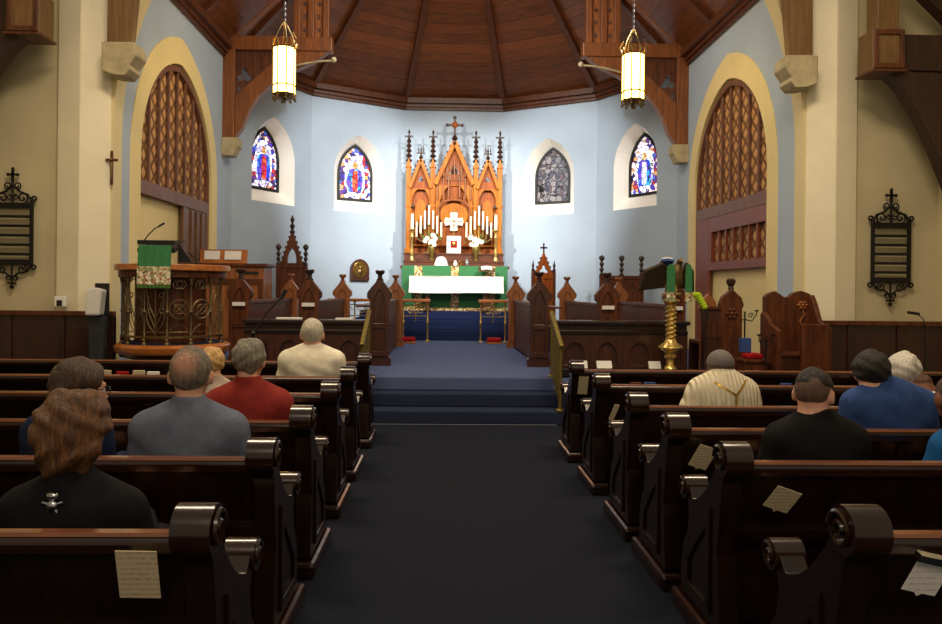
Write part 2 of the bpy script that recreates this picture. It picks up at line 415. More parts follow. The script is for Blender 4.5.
# chancel side walls with the organ arches
YOS, OW, OSP, OAP = {-1: 11.4, 1: 11.62}, 3.0, 3.3, 5.0
for nm, X, sgn in (('wall_chancel_left', XL, -1), ('wall_chancel_right', XR, 1)):
    y1 = YA + FW / 2; YO = YOS[sgn]
    hole = arch(OW, ZC + .02, OSP, OAP, YO, 14)
    S(nm, MB().prism([(9.28, ZC), (y1, ZC), (y1, ZW + .1), (9.28, ZW + .1)], 'x', X, X + sgn * .30, holes=[hole]), 'blue_wall')
    band = arch(OW + .62, ZC + .0, OSP, OAP + .40, YO, 14)
    S('trim_arch_band_' + ('left' if sgn < 0 else 'right'), MB().prism(band, 'x', X - sgn * .012, X + sgn * .02, holes=[arch(OW, ZC + .02, OSP, OAP, YO, 14)]), 'arch_yellow')
    mb = MB(); k = len(hole)                                   # cream reveal lining the opening
    i_ = arch(OW - .02, ZC + .03, OSP, OAP - .01, YO, 14)
    S('trim_arch_reveal_' + ('left' if sgn < 0 else 'right'), MB().prism(arch(OW, ZC + .02, OSP, OAP, YO, 14), 'x', X - sgn * .012, X + sgn * .30, holes=[i_]), 'arch_yellow')
    S('wall_organ_' + ('left' if sgn < 0 else 'right'), MB().box(min(X + sgn * .12, X + sgn * .2), max(X + sgn * .12, X + sgn * .2), 9.8, 13.3, ZC, 5.1), 'arch_yellow')

def arch_clip(Y, YO, inset=.0):
    """height of the organ arch at depth Y"""
    a = OW / 2 - inset; h = OAP - inset - OSP; Rr = (a * a + h * h) / (2 * a); d = abs(Y - YO) - a + Rr
    return OSP + sqrt(max(0.0, Rr * Rr - d * d))
def organ_screen(sgn):
    X = XL if sgn < 0 else XR; w = 'left' if sgn < 0 else 'right'; YO = YOS[sgn]
    t = thing('organ_screen', 'pointed wooden organ grille with tan lattice in the %s chancel arch%s' % (w, '' if sgn < 0 else ', extra panel below'), 'organ screen', (X + sgn * .02, 0, 0))
    def bx(x0, x1): return (min(sgn * x0, sgn * x1), max(sgn * x0, sgn * x1))
    zb = 2.80
    full = arch(OW - .06, zb, OSP, OAP - .04, YO, 14)
    inn = arch(OW - .16, zb + .20, OSP, OAP - .13, YO, 14)
    MB().prism(full, 'x', *bx(0, .07), holes=[inn]).build('frame', 'screen_wood', t, .008)
    MB().prism(full, 'x', *bx(.075, .09)).build('lattice_cloth', 'lattice', t)
    n = 8
    for i in range(1, n):
        y = YO - OW / 2 + .08 + (OW - .16) * i / n
        za = arch_clip(y, YO, .07)
        MB().box(*bx(.02, .06), y - .02, y + .02, zb + .2, za - .02).build('mullion', 'screen_wood', t, .006)
    if sgn < 0:
        MB().box(*bx(.0, .05), 11.62, 11.74, ZC + .02, zb).box(*bx(.0, .05), 12.74, 12.86, ZC + .02, zb).box(*bx(.015, .05), 11.74, 12.74, ZC + .02, zb).build('door_panel', 'door_wood', t, .006)
        for k in range(1, 4): MB().box(*bx(-.012, .02), 11.74 + .25 * k - .02, 11.74 + .25 * k + .02, ZC + .05, zb - .02).build('door_batten', 'door_wood', t, .004)
    else:
        y0, y1, z0, z1 = 10.14, 12.45, 1.89, 2.80
        MB().prism([(y0, z0), (y1, z0), (y1, z1), (y0, z1)], 'x', *bx(0, .07), holes=[[(y0 + .1, z0 + .14), (y1 - .12, z0 + .14), (y1 - .12, z1 - .25), (y0 + .1, z1 - .25)]]).build('lower_frame', 'screen_red', t, .008)
        MB().box(*bx(.075, .09), y0, y1, z0, z1).build('lower_lattice', 'lattice', t)
        for i in range(1, 7):
            y = y0 + .1 + (y1 - y0 - .22) * i / 7
            MB().box(*bx(.01, .055), y - .025, y + .025, z0 + .14, z1 - .25).build('lower_mullion', 'screen_red', t, .006)
        MB().box(*bx(.0, .06), 12.46, 13.09, ZC + .03, 2.8).build('side_panel', 'screen_red', t, .008)
organ_screen(-1); organ_screen(1)

# cornice round the chancel and the apse
cor = struct('trim_cornice')
def corner(k): 
    a = R(15 + 30 * k); r = AP / cos(R(15)); return (CX + r * cos(a), YA + r * sin(a))
path = [(XR, 9.3)] + [corner(k) for k in range(0, 6)] + [(XL, 9.3)]
for (p, q) in zip(path[:-1], path[1:]):
    p, q = Vector((*p, 0)), Vector((*q, 0)); d = (q - p); n = Vector((d.y, -d.x, 0)).normalized()
    inward = -n if n.dot(Vector((CX, YA, 0)) - p) < 0 else n
    mb = MB()
    for off, w_, z0, z1 in ((.05, .1, ZW - .08, ZW + .12), (.09, .18, ZW + .0, ZW + .12), (.03, .06, ZW - .14, ZW - .08)):
        e = d.normalized() * .02
        mb.bar(p - e + inward * (off - .0) + Vector((0, 0, (z0 + z1) / 2)), q + e + inward * (off - .0) + Vector((0, 0, (z0 + z1) / 2)), w_, z1 - z0)
    mb.build('cornice', 'rib', cor)

# roof: gabled over the chancel, a faceted half cone over the apse
ZR = 10.1
ce = struct('ceiling')
rise = ZW + .06
mb = MB(); apx = (CX, YA, ZR)
for X, s_ in ((XL, -1), (XR, 1)):
    mb.add([(X, 9.3, rise), (X, YA, rise), apx, (CX, 9.3, ZR)], [(0, 1, 2, 3)])
    mb.add([(X, YA, rise), (X, YA + FW / 2, rise), apx], [(0, 1, 2)])
for k in range(5):
    p, q = corner(k), corner(k + 1); mb.add([(*p, rise), (*q, rise), apx], [(0, 1, 2)])
S('roof_boards', mb, 'roof', ce)
for k in range(6):
    p = Vector((*corner(k), rise)); d = Vector(apx) - p
    MB().bar(p + Vector((0, 0, -.02)) + d * .01, Vector(apx) + Vector((0, 0, -.1)), .13, .15).build('roof_rib', 'rib', ce)
for X, s_ in ((XL, -1), (XR, 1)):
    for y in (10.6, 12.0):
        MB().bar((X, y, rise - .03), (CX, y, ZR - .03), .13, .15).build('roof_rib', 'rib', ce)

# hammer-beam trusses where the apse begins
def quatrefoil(cx, cz, r, n=20):
    return [(cx + r * (1 + .32 * cos(4 * t)) * cos(t), cz + r * (1 + .32 * cos(4 * t)) * sin(t)) for t in [2 * pi * i / n for i in range(n)]]
def trefoil(cx, cz, r, n=24):
    return [(cx + r * (1 + .38 * cos(3 * (t - pi / 2))) * cos(t), cz + r * (1 + .38 * cos(3 * (t - pi / 2))) * sin(t)) for t in [2 * pi * i / n for i in range(n)]]
def truss(s_):
    X = XL if s_ < 0 else XR; w = 'left' if s_ < 0 else 'right'; Y = 13.6; sg = -s_      # sg: direction into the room
    t = struct('trim_truss_' + w, (X, Y, 0))
    def px(a, b): return (min(sg * a, sg * b), max(sg * a, sg * b))
    MB().box(*px(.0, .22), -.11, .11, 4.30, 6.2).build('wall_post', 'rib_lit', t, .012)
    MB().prism([(sg * 0, 3.96), (sg * .2, 3.96), (sg * .27, 4.1), (sg * .3, 4.14), (sg * .3, 4.30), (sg * 0, 4.30)], 'y', -.15, .15).build('stone_corbel', 'stone', t, .012)
    MB().box(*px(.0, 2.02), -.12, .12, 5.94, 6.2).build('hammer_beam', 'rib_lit', t, .015)
    # curved brace: between an outer and an inner arc
    o_ = [(.22, 4.3), (.36, 4.5), (.5, 4.85), (.65, 5.08), (.85, 5.28), (1.1, 5.46), (1.37, 5.6), (1.7, 5.76), (1.95, 5.94), (1.2, 5.94), (.85, 5.66), (.5, 5.34), (.22, 5.08)]
    MB().prism([(sg * a, z) for a, z in o_], 'y', -.09, .09).build('curved_brace', 'rib_lit', t, .012)
    MB().prism([(sg * .2, 5.0), (sg * 1.25, 5.95), (sg * .2, 5.95)], 'y', -.05, .05, holes=[trefoil(sg * .38, 5.47, .11), trefoil(sg * .275, 5.23, .045)]).build('pierced_spandrel', 'rib', t)
    pts = [(sg * (1.25 + .78 * i / 10), -.14, 5.62 + .13 * sin(i / 10 * pi / 2) + .0 * i) for i in range(11)]
    MB().tube(pts, .02, 8).build('pale_edge_moulding', 'stone', t)
    MB().ball((sg * 2.06, -.14, 5.77), .052).build('pale_knob', 'stone', t)
    for a in (1.36, 1.62, 1.90):
        zt = rise + (ZR - rise) * (a / (CX - XL)) - .05
        MB().box(*px(a - .055, a + .055), -.10, .10, 6.2, zt).build('hammer_post', 'rib_lit', t, .01)
    for a in (1.49, 1.76):
        mb = MB().prism([(sg * (a - .08), 6.2), (sg * (a + .08), 6.2), (sg * (a + .08), 7.2), (sg * (a - .08), 7.2)], 'y', -.03, .03,
                        holes=[quatrefoil(sg * a, 6.36, .042), quatrefoil(sg * a, 6.60, .042), quatrefoil(sg * a, 6.84, .042)])
        mb.build('pierced_panel', 'stall_light', t)
    MB().bar((sg * .1, 0, 6.2), (sg * 1.2, 0, 7.2), .16, .16).build('diagonal_strut', 'rib_lit', t, .012)
truss(-1); truss(1)

# chancel arch wall, piers, corbels and timber posts
def arch_x(z):      # half opening of the chancel arch at height z
    r = 4.6; a = 4.352
    return a if z <= 3.41 else a - r + sqrt(max(0, r * r - (z - 3.41) ** 2))
for s_ in (-1, 1):
    w = 'left' if s_ < 0 else 'right'
    def gx(d): return CX + s_ * d
    zs = [0, 3.41] + [3.41 + .25 * i for i in range(1, 15)]
    poly = [(gx(arch_x(z) + .10), z) for z in zs] + [(gx(6.3), zs[-1]), (gx(6.3), 0)]
    S('wall_chancel_arch_' + w, MB().prism(poly, 'y', 9.14, 9.3), 'pier')
    # arch rim, cream paint with the chancel light put into its colour
    rim = [(gx(arch_x(z)), z) for z in zs] + [(gx(arch_x(z) + .165), z) for z in reversed(zs)]
    S('trim_arch_rim_' + w, MB().prism(rim, 'y', 9.06, 9.31), 'jamb')
    pp = [(gx(4.375), 9.13), (gx(4.375), 9.04), (gx(4.68), 8.90), (gx(5.01), 9.02), (gx(5.03), 9.15)]
    S('wall_pier_' + w, MB().prism(pp, 'z', 0, 7.2), 'pier', None, .01)
    MB_ = MB().prism([(gx(4.24), 4.06), (gx(4.08), 4.05), (gx(4.01), 4.13), (gx(4.03), 4.17), (gx(3.97), 4.26), (gx(3.94), 4.30), (gx(3.96), 4.45), (gx(4.36), 4.45), (gx(4.36), 4.10)], 'y', 8.74, 9.055)
    S('trim_corbel_' + w, MB_, 'stone', None, .02)
    S('trim_wall_post_' + w, MB().prism([(gx(4.02), 4.45), (gx(4.31), 4.45), (gx(4.29), 7.0), (gx(3.90), 7.0), (gx(3.95), 5.2)], 'y', 8.78, 8.90), 'plank_brown', None, .012)
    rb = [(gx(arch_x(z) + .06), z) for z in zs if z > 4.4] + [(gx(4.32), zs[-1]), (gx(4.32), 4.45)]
    S('trim_arch_infill_' + w, MB().prism(rb, 'y', 8.93, 9.055), 'black_infill')  # near-black board stands in for the dark band beside the rim
# nave end walls beside the piers, side walls and wainscot
S('wall_front_left', MB().box(-6.1, -4.78, 9.10, 9.25, 0, 7.2), 'cream')
S('wall_front_right', MB().box(5.22, 6.55, 9.10, 9.25, 0, 7.2), 'cream')
S('wall_left', MB().box(-6.1, -5.9, -1.5, 9.2, 0, 7.2), 'cream')
S('wall_right', MB().box(6.35, 6.55, -1.5, 9.2, 0, 7.2), 'cream')
def wainscot(nm, x0, x1, yf, top):
    t = struct(nm, (0, 0, 0))
    MB().box(x0, x1, yf - .05, yf, 0, top - .06).build('wainscot_board', 'wains', t)
    MB().box(x0, x1, yf - .10, yf, top - .06, top).build('wainscot_cap', 'stall', t, .01)
    MB().box(x0, x1, yf - .075, yf, 0, .16).build('wainscot_base', 'wains', t, .008)
    n = max(1, round((x1 - x0) / .55))
    for i in range(n + 1):
        x = x0 + (x1 - x0) * i / n
        MB().box(max(x0, x - .045), min(x1, x + .045), yf - .07, yf, .16, top - .06).build('wainscot_stile', 'wains', t, .006)
wainscot('baseboard_front_left', -5.9, -4.0, 8.92, 1.21)
wainscot('baseboard_front_right', 4.46, 6.35, 8.92, 1.18)

# nave roof trusses at the front corners
for s_, zb in ((-1, 4.42), (1, 4.18)):
    w = 'left' if s_ < 0 else 'right'; xe = -4.62 if s_ < 0 else 5.0; Y = 8.55
    t = struct('trim_nave_truss_' + w)
    xw = -5.9 if s_ < 0 else 6.35
    xe += s_ * .05
    MB().box(min(xe + s_ * .38, xw), max(xe + s_ * .38, xw), Y - .06, Y + .16, zb + .02, zb + .46).build('hammer_beam', 'rib_dark', t, .02)
    e = MB().box(min(xe, xe + s_ * .38), max(xe, xe + s_ * .38), Y - .16, Y + .16, zb, zb + .48).build('beam_end', 'plank_brown', t, .015)
    MB().prism([(xe + s_ * .01, zb + .01), (xe + s_ * .37, zb + .01), (xe + s_ * .37, zb + .47), (xe + s_ * .01, zb + .47)], 'y', Y - .185, Y - .161, holes=[[(xe + s_ * .06, zb + .07), (xe + s_ * .32, zb + .07), (xe + s_ * .32, zb + .41), (xe + s_ * .06, zb + .41)]]).build('end_panel_frame', 'rib', e, .006)
    MB().box(min(xe - s_ * .015, xe + s_ * .40), max(xe - s_ * .015, xe + s_ * .40), Y - .19, Y + .19, zb - .03, zb).build('beam_moulding', 'rib', t, .008)
    xo, xi = xe + s_ * .18, xe + s_ * 1.20
    o_ = [(xi - s_ * 1.02 * cos(a) , zb - 2.0 + 2.0 * sin(a)) for a in [pi / 2 * i / 12 for i in range(13)]]
    i_ = []
    pa = [(xe + s_ * (.16 + 1.05 * (i / 12) ** 1.0), zb - 1.9 * (i / 12) ** 1.55) for i in range(13)]
    pb = [(x + s_ * .30, z + .02) for x, z in pa]
    MB().prism(pa + pb[::-1], 'y', Y - .10, Y + .10).build('curved_brace', 'rib_dark', t, .015)
    MB().prism([(x + s_ * .02, z) for x, z in pb] + [(xw, pb[-1][1]), (xw, zb)], 'y', Y - .03, Y + .03).build('brace_board', 'rib_dark', t)
    MB().box(min(xe + s_ * .08, xe + s_ * .34), max(xe + s_ * .08, xe + s_ * .34), Y - .12, Y + .12, zb + .48, 7.0).build('hammer_post', 'plank_brown', t, .012)
    MB().bar((xe + s_ * .40, Y, zb + 1.3), (xw, Y, zb + .45), .16, .18).build('diagonal_strut', 'rib_dark', t)
# ================================================================== chancel furniture
def stall_end_outline(w, h):
    a = w / 2
    half = [(a + .03, 0), (a + .03, .10), (a, .13), (a, h * .77), (a + .04, h * .80), (a + .04, h * .855), (a + .02, h * .88), (a * .80, h * .93), (a * .48, h * .972), (.04, h)]
    return half + [(-x, z) for x, z in reversed(half)]
def stall_end(parent, y, mat, h=1.17, w=.26, paper=False, face=-1, deep='stall_dark'):
    """gabled bench end standing across the row at depth y, with finial and arched niche facing -y"""
    ol = stall_end_outline(w, h); niche = arch(w * .60, h * .50, h * .72, h * .90)
    low = [(-w * .32, .20), (w * .32, .20), (w * .32, h * .44), (-w * .32, h * .44)]
    e = MB().prism(ol, 'y', y - .05, y + .05).build('stall_end', mat, parent, .008)
    MB().prism([p for p in ol if p[1] > h * .49] + [(-w / 2, h * .47), (w / 2, h * .47)], 'y', y + face * .075, y + face * .05, holes=[niche]).build('niche_frame', mat, e, .005)
    MB().prism([(-w / 2, .13), (w / 2, .13), (w / 2, h * .47), (-w / 2, h * .47)], 'y', y + face * .07, y + face * .05, holes=[low]).build('panel_frame', mat, e, .004)
    mb = MB().lathe([(.05, 0), (.05, .025), (.032, .04), (.032, .09), (.06, .11), (.066, .145), (.045, .15)], (0, y, h - .01), 8, smooth=False)
    for k in range(4):
        a = k * pi / 2 + pi / 4; mb.ball((.052 * cos(a), y + .052 * sin(a), h + .125), .022, 8, 6)
    mb.build('finial', 'finial' if mat != 'stall_light' else mat, e)
    if paper: MB().box(-.085, .085, y + face * .10, y + face * .08, h * .69, h * .69 + .05).build('paper_slip', 'paper_white', e)
def choir_stall(label, x, seat_side, front=False, paper=False):
    t = thing('choir_stall', label, 'choir stall', (x, 0, ZC), group='choir stalls in the chancel')
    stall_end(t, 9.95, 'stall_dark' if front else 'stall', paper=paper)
    stall_end(t, 13.2, 'stall_light', face=-1)  # same end in paler oak: light on the far ends put into colour
    MB().box(-.03, .03, 10.02, 13.14, .04, .86).build('back_panel', 'stall', t, .006)
    MB().box(-.05, .05, 10.02, 13.14, .82, .88).build('top_rail', 'stall', t, .01)
    s_ = seat_side
    if not front:
        MB().box(min(s_ * .04, s_ * .42), max(s_ * .04, s_ * .42), 10.02, 13.14, .40, .44).build('seat', 'stall', t, .008)
        MB().box(min(s_ * .38, s_ * .41), max(s_ * .38, s_ * .41), 10.02, 13.14, .0, .40).build('seat_front', 'stall_dark', t)
    else:
        MB().box(min(-s_ * .04, -s_ * .34), max(-s_ * .04, -s_ * .34), 10.02, 13.14, .80, .83).build('book_desk', 'stall', t, .006)
for s_, w, xs in ((1, 'left', (-.875, -1.84, -2.78)), (-1, 'right', (1.325, 2.27, 3.22))):
    choir_stall('dark front choir desk along the %s side of the blue aisle, gabled end with finial' % w, xs[0], s_, True)
    choir_stall('carved choir stall in the middle of the %s-hand block, white slip in its gabled end' % w, xs[1], s_, False, True)
    choir_stall('carved choir stall against the %s, %s' % (('organ console, white slip in its end', 'outermost row') if w == 'left' else ('brass eagle lectern', 'outermost right row')), xs[2], s_, False, True)

def choir_screen(label, x0, x1, Y, top):
    t = thing('choir_screen', label, 'choir screen', (x0, Y, ZC)); L = x1 - x0; h = top - ZC
    MB().box(0, L, -.02, .05, 0, h - .05).build('panel_board', 'stall_dark', t)
    MB().box(-.02, L + .02, -.10, .12, h - .05, h).build('top_rail', 'pew_h', t, .012)
    MB().box(0, L, -.07, .0, h - .17, h - .12).build('moulding', 'pew', t, .01)
    MB().box(-.02, L + .02, -.20, .07, 0, .10).build('plinth', 'pew', t, .01)
    n = max(2, round(L / .42)); mb = MB()
    for i in range(n):
        xa, xb = L * i / n, L * (i + 1) / n
        MB().prism([(xa, .1), (xb, .1), (xb, h - .16), (xa, h - .16)], 'y', -.05, -.02, holes=[arch((xb - xa) * .62, .14, .26, .42, (xa + xb) / 2)]).build('arched_panel', 'stall_dark', t, .004)
    return t
choir_screen('low dark panelled screen with arched panels left of the chancel steps', -2.45, -.98, 8.98, 1.13)
choir_screen('low dark panelled screen with arched panels behind the brass eagle lectern', 1.44, 3.06, 8.98, 1.15)
for k, (px, l) in enumerate(((582, 'white paper at the foot of the right panelled screen, nearest the handrail'), (605, 'white paper at the foot of the right panelled screen, middle and widest of three'), (656, 'white paper at the foot of the right panelled screen, beside the brass lectern column'))):
    p = at(px, 357, 8.86); o = MB().box(-.075, .075, -.05, .05, 0, .012).build('paper_sheet', 'paper_white', loc=(p.x, 8.87, ZC + .103)); tag(o, l, 'paper', 'papers along the right screen')
    o.location.y = 8.85; o.scale = (1.25 if k == 1 else 1, 1, 1)
    o.rotation_euler = (R(62), 0, 0); o.location.z = ZC + .146
for px, py, l, sz in ((290, 317, 'loose white papers lying on the left panelled screen top', .3), (345, 316, 'open white booklet on the left screen top near the steps', .22)):
    p = at(px, py, 8.97)
    o = MB().box(-sz / 2, sz / 2, -.07, .07, 0, .02).build('booklet', 'paper_white', loc=(p.x, 8.98, 1.131)); tag(o, l, 'booklet')

# brass handrails at the steps
def handrail(label, x):
    t = thing('handrail', label, 'handrail', (x, 0, 0))
    for y, z0, z1 in ((8.14, .15, .90), (8.78, ZC, 1.20)):
        p = MB().cyl((0, y, z0 + .001), (0, y, z1), .022).build('post', 'brass_olive', t)
        MB().lathe([(.05, 0), (.05, .015), (.03, .03)], (0, y, z0 + .001), 14).build('post_foot', 'brass_olive', p)
    MB().bar((0, 8.06, .885), (0, 8.84, 1.25), .05, .045).build('top_rail', 'brass_olive', t, .012)
    for k in range(1, 6):
        y = 8.14 + .64 * k / 6; MB().bar((0, y, .26 + .30 * k / 6), (0, y, .90 + .30 * k / 6), .03, .05, (0, 1, 0)).build('baluster', 'brass_olive', t)
    MB().bar((0, 8.14, .25), (0, 8.78, .55), .03, .03).build('lower_rail', 'brass_olive', t, .006)
handrail('olive brass handrail at the left edge of the chancel steps', -.905)
handrail('olive brass handrail at the right edge of the chancel steps', 1.335)

# communion rails
def communion_rail(label, x0, x1, Y):
    t = thing('communion_rail', label, 'altar rail', (x0, Y, ZC)); L = x1 - x0
    MB().box(0, L, -.07, .07, .80, .86).build('top_rail', 'rail_orange', t, .015)
    n = max(1, round(L / .55)); 
    for i in range(n + 1):
        x = .05 + (L - .1) * i / n
        p = MB().lathe([(.045, 0), (.045, .02), (.018, .05), (.016, .35), (.03, .38), (.03, .41), (.016, .44), (.016, .75), (.03, .80)], (x, 0, 0), 10).build('post', 'brass', t)
    for i in range(n):
        xa = .05 + (L - .1) * i / n; xb = .05 + (L - .1) * (i + 1) / n; xm = (xa + xb) / 2; mb = MB()
        mb.tube([(xa, 0, .52), (xb, 0, .52)], .010, 6).tube([(xa, 0, .74), (xb, 0, .74)], .010, 6)
        for sx in (-1, 1):
            mb.tube(spiral((xm + sx * .11, .63), .085, .02, 0 if sx > 0 else pi, 1.3 * sx), .009, 6)
        mb.tube([(xm, 0, .40), (xm, 0, .76)], .010, 6)
        mb.tube([(xm + .06 * cos(a), 0, .63 + .06 * sin(a)) for a in [2 * pi * k / 16 for k in range(16)]], .008, 6, closed=True)
        mb.build('scroll_panel', 'brass', t)
    return t
communion_rail('communion rail with brass scrolls left of the altar gap', -2.3, -.26, 14.4)
communion_rail('communion rail with brass scrolls right of the altar gap', .70, 1.78, 14.4)
for x, l in ((-.68, 'red kneeling cushion on the floor before the left communion rail'), (1.0, 'red kneeling cushion on the floor before the right communion rail')):
    t = thing('kneeler', l, 'kneeler', (x, 14.12, ZC))
    MB().box(-.15, .15, -.12, .12, 0, .035).build('wooden_base', 'rail_orange', t, .008)
    MB().box(-.14, .14, -.11, .11, .036, .12).build('cushion', 'red_cloth', t, .03)

# high altar
YAl = 16.05; zs0 = 1.05
t = thing('altar', 'wooden high altar with green frontal and gold bands below the reredos', 'altar', (CX + .02, YAl, zs0)); alt = t
MB().box(-1.16, 1.16, -.20, .62, .0, .92).build('altar_body', 'gradine', t, .01)
MB().box(-1.2, 1.2, -.25, .64, .92, .99).build('altar_top', 'gradine', t, .012)
fr = MB().box(-1.16, 1.16, -.262, -.215, .03, .985).build('green_frontal', 'green_cloth', t, .006)
for x in (-.80, .0, .80): MB().box(x - .085, x + .085, -.268, -.262, .06, .98).build('gold_band', 'orphrey', fr)
mb = MB()
for i in range(58): mb.box(-1.16 + i * .04 + .004, -1.16 + i * .04 + .036, -.268, -.258, .0, .075)
mb.build('gold_fringe', 'orphrey', fr)
# gradine with three ledges behind
t = thing('gradine', 'carved wooden shelf behind the altar carrying candles and flowers', 'altar shelf', (CX, 16.42, zs0 + .991))
MB().box(-1.13, 1.13, -.10, .24, 0, .12).build('lower_ledge', 'gradine', t, .01)
MB().box(-1.13, 1.13, .04, .24, .12, .30).build('upper_ledge', 'gradine', t, .01)
MB().box(-1.15, 1.15, -.115, -.10, .085, .12).box(-1.15, 1.15, .022, .04, .265, .30).build('ledge_moulding', 'stall', t, .006)
GZ1, GZ2 = zs0 + .991 + .121, zs0 + .991 + .301

# communion table with the white cloth, in front
t = thing('communion_table', 'dark wooden table under the white linen in front of the altar', 'table', (CX + .05, 15.58, 1.051))
MB().box(-.98, .98, -.16, .10, .695, .74).build('table_top', 'stall_dark', t, .006)
for x in (-.62, .62):
    MB().box(x - .05, x + .05, -.08, .02, 0, .695).build('leg', 'stall_dark', t, .01)
    MB().box(x - .07, x + .07, -.12, .06, 0, .05).build('foot', 'stall_dark', t, .01)
mb = MB(); nx = 60
def drape(u, v):       # v 0 top edge .. 1 hem
    return (u * (1.0 + .02 * v), -.172 - .012 * v - .006 * sin(u * 26) * v, .742 - .35 * v + .008 * sin(u * 3.1))
vs = [drape(-1.0 + 2.0 * i / nx, j / 6) for j in range(7) for i in range(nx + 1)]
mb.add(vs, [(j * (nx + 1) + i, j * (nx + 1) + i + 1, (j + 1) * (nx + 1) + i + 1, (j + 1) * (nx + 1) + i) for j in range(6) for i in range(nx)], True)
mb.box(-1.0, 1.0, -.175, .115, .743, .752)
for s_ in (-1, 1): mb.box(s_ * 1.005 - .005, s_ * 1.005 + .005, -.17, .11, .40, .75)
o = mb.build('linen_cloth', 'white_cloth', loc=(CX + .05, 15.58, 1.051)); tag(o, 'white linen cloth hanging over the table in front of the green frontal', 'tablecloth')
# missal stand with book
t = thing('missal_stand', 'brass missal stand at the right end of the white linen', 'book stand', (.93, 15.56, 1.805))
MB().lathe([(.09, 0), (.09, .015), (.02, .03), (.015, .12)], (0, 0, 0), 14).build('foot', 'brass_dull', t)
MB().cbox((0, .0, .15), (.36, .22, .02), Matrix.Rotation(R(22), 3, 'X')).build('desk', 'brass_dull', t, .004)
o = MB().prism([(-.12, 0), (0, .012), (.12, 0), (.12, .025), (0, .04), (-.12, .025)], 'y', -.08, .08).build('open_book', 'paper_white', loc=(.93, 15.575, 1.975)); o.rotation_euler = (R(22), 0, 0)
tag(o, 'open white altar book on the brass missal stand', 'book')

# reredos
YR = 16.72
t = thing('reredos', 'golden carved wooden reredos with three gables and dark pinnacles behind the altar', 'reredos', (CX, YR, 0)); rer = t
zb = 1.06
MB().box(-1.12, 1.12, .16, .22, zb, 4.0).build('back_board', 'reredos_deep', t)
MB().box(-1.14, 1.14, .0, .2, zb, 2.36).build('base_panel', 'gradine', t, .01)
for x in (-1.06, -.50, .50, 1.06):
    p = MB().box(x - .055, x + .055, -.02, .18, 2.36, 4.36).build('buttress', 'reredos', t, .01)
    MB().box(x - .075, x + .075, -.04, .19, 2.36, 2.46).build('buttress_base', 'reredos', p, .006)
    MB().box(x - .07, x + .07, -.035, .185, 3.42, 3.48).build('buttress_band', 'reredos', p, .006)
    MB().prism([(x - .075, 4.34), (x + .075, 4.34), (x, 4.56)], 'y', -.04, .18).build('gablet', 'reredos', p, .005)
    prof = [(.05, 0)]
    for k in range(5): prof += [(.032, .02 + .115 * k), (.032, .045 + .115 * k), (.088 - .008 * k, .075 + .115 * k), (.07 - .007 * k, .105 + .115 * k)]
    prof += [(.022, .62), (.018, .72), (.032, .75), (.0, .82)]
    f = MB().lathe(prof, (x, .06, 4.42), 8, smooth=False).box(x - .10, x + .10, .045, .075, 5.05, 5.09).box(x - .018, x + .018, -.04, .16, 5.05, 5.09)
    f.build('pinnacle', 'finial', p)
def gable(x, half, zs_, za, zbase, thick, inner):
    """steep gable with a pierced gothic arch below"""
    b = .075 if half < .4 else .10
    mb = MB().bar((x - half, .02, zs_), (x, .02, za), .16, b, (0, 0, 1)).bar((x + half, .02, zs_), (x, .02, za), .16, b, (0, 0, 1))
    g = mb.build('gable', 'reredos', t, .006)
    MB().prism([(x - half, zs_), (x + half, zs_), (x, za)], 'y', .06, .12, holes=[trefoil(x, zs_ + (za - zs_) * .33, half * .22)]).build('gable_panel', 'reredos_deep', g)
    for s_ in (-1, 1):
        for k in range(1, 7):
            q = k / 7; MB().ball((x + s_ * half * (1 - q) + s_ * .035, .02, zs_ + (za - zs_) * q + .05), (.03, .03, .035), 6, 5).build('crocket', 'finial', g)
    a = arch(half * 1.55, zbase, zs_ - half * 1.15, zs_ + half * .15, x)
    MB().prism([(x - half, zbase - .02), (x + half, zbase - .02), (x + half, zs_), (x - half, zs_)], 'y', .05, .12, holes=[[(px, min(pz, zs_ - .02)) for px, pz in a]]).build('arch_tracery', 'reredos', g, .006)
    return g
for x in (-.78, .78):
    g = gable(x, .25, 3.86, 4.52, 2.55, .1, True)
    mb = MB(); mb.lathe([(.03, 0), (.03, .05), (.055, .08), (.02, .12), (.02, .25), (.0, .36)], (x, .02, 4.50), 8, smooth=False).box(x - .10, x + .10, .005, .035, 4.66, 4.69)
    for dx in (-.055, .055): mb.lathe([(.012, 0), (.02, .1), (0, .2)], (x + dx, .02, 4.66), 6)
    mb.build('finial', 'finial', g)
    MB().prism(arch(.26, 3.0, 3.4, 3.62, x), 'y', .10, .14).build('pale_arch_panel', 'reredos', g)
    mb = MB()
    for sx in (-1, 1):
        mb.lathe([(.02, 0), (.035, .03), (.02, .08), (.02, .62), (.04, .66), (.02, .7)], (x + sx * .19, .03, 2.62), 8)
    mb.build('colonnette', 'reredos', g)
    mb = MB()
    for sx in (-1, 1):
        for z in (3.42, 2.98): mb.box(x + sx * .19 - .05, x + sx * .19 + .05, -.01, .08, z, z + .06)
    mb.build('carved_capital', 'finial', g, .01)
    # dim carved figure in the side niche
    MB().lathe([(.075, 0), (.085, .05), (.06, .25), (.075, .36), (.03, .42), (.045, .47), (.04, .52), (0, .55)], (x, .10, 2.6), 10).build('carved_figure', 'stall', g)
g = gable(0, .44, 3.95, 4.94, 2.55, .14, True)
mb = MB().lathe([(.035, 0), (.035, .06), (.075, .1), (.05, .15), (.025, .18), (.025, .3)], (0, .02, 4.92), 10)
mb.build('cross_stem', 'finial', g)
mb = MB().box(-.025, .025, -.005, .045, 5.14, 5.50).box(-.16, .16, -.005, .045, 5.315, 5.365)
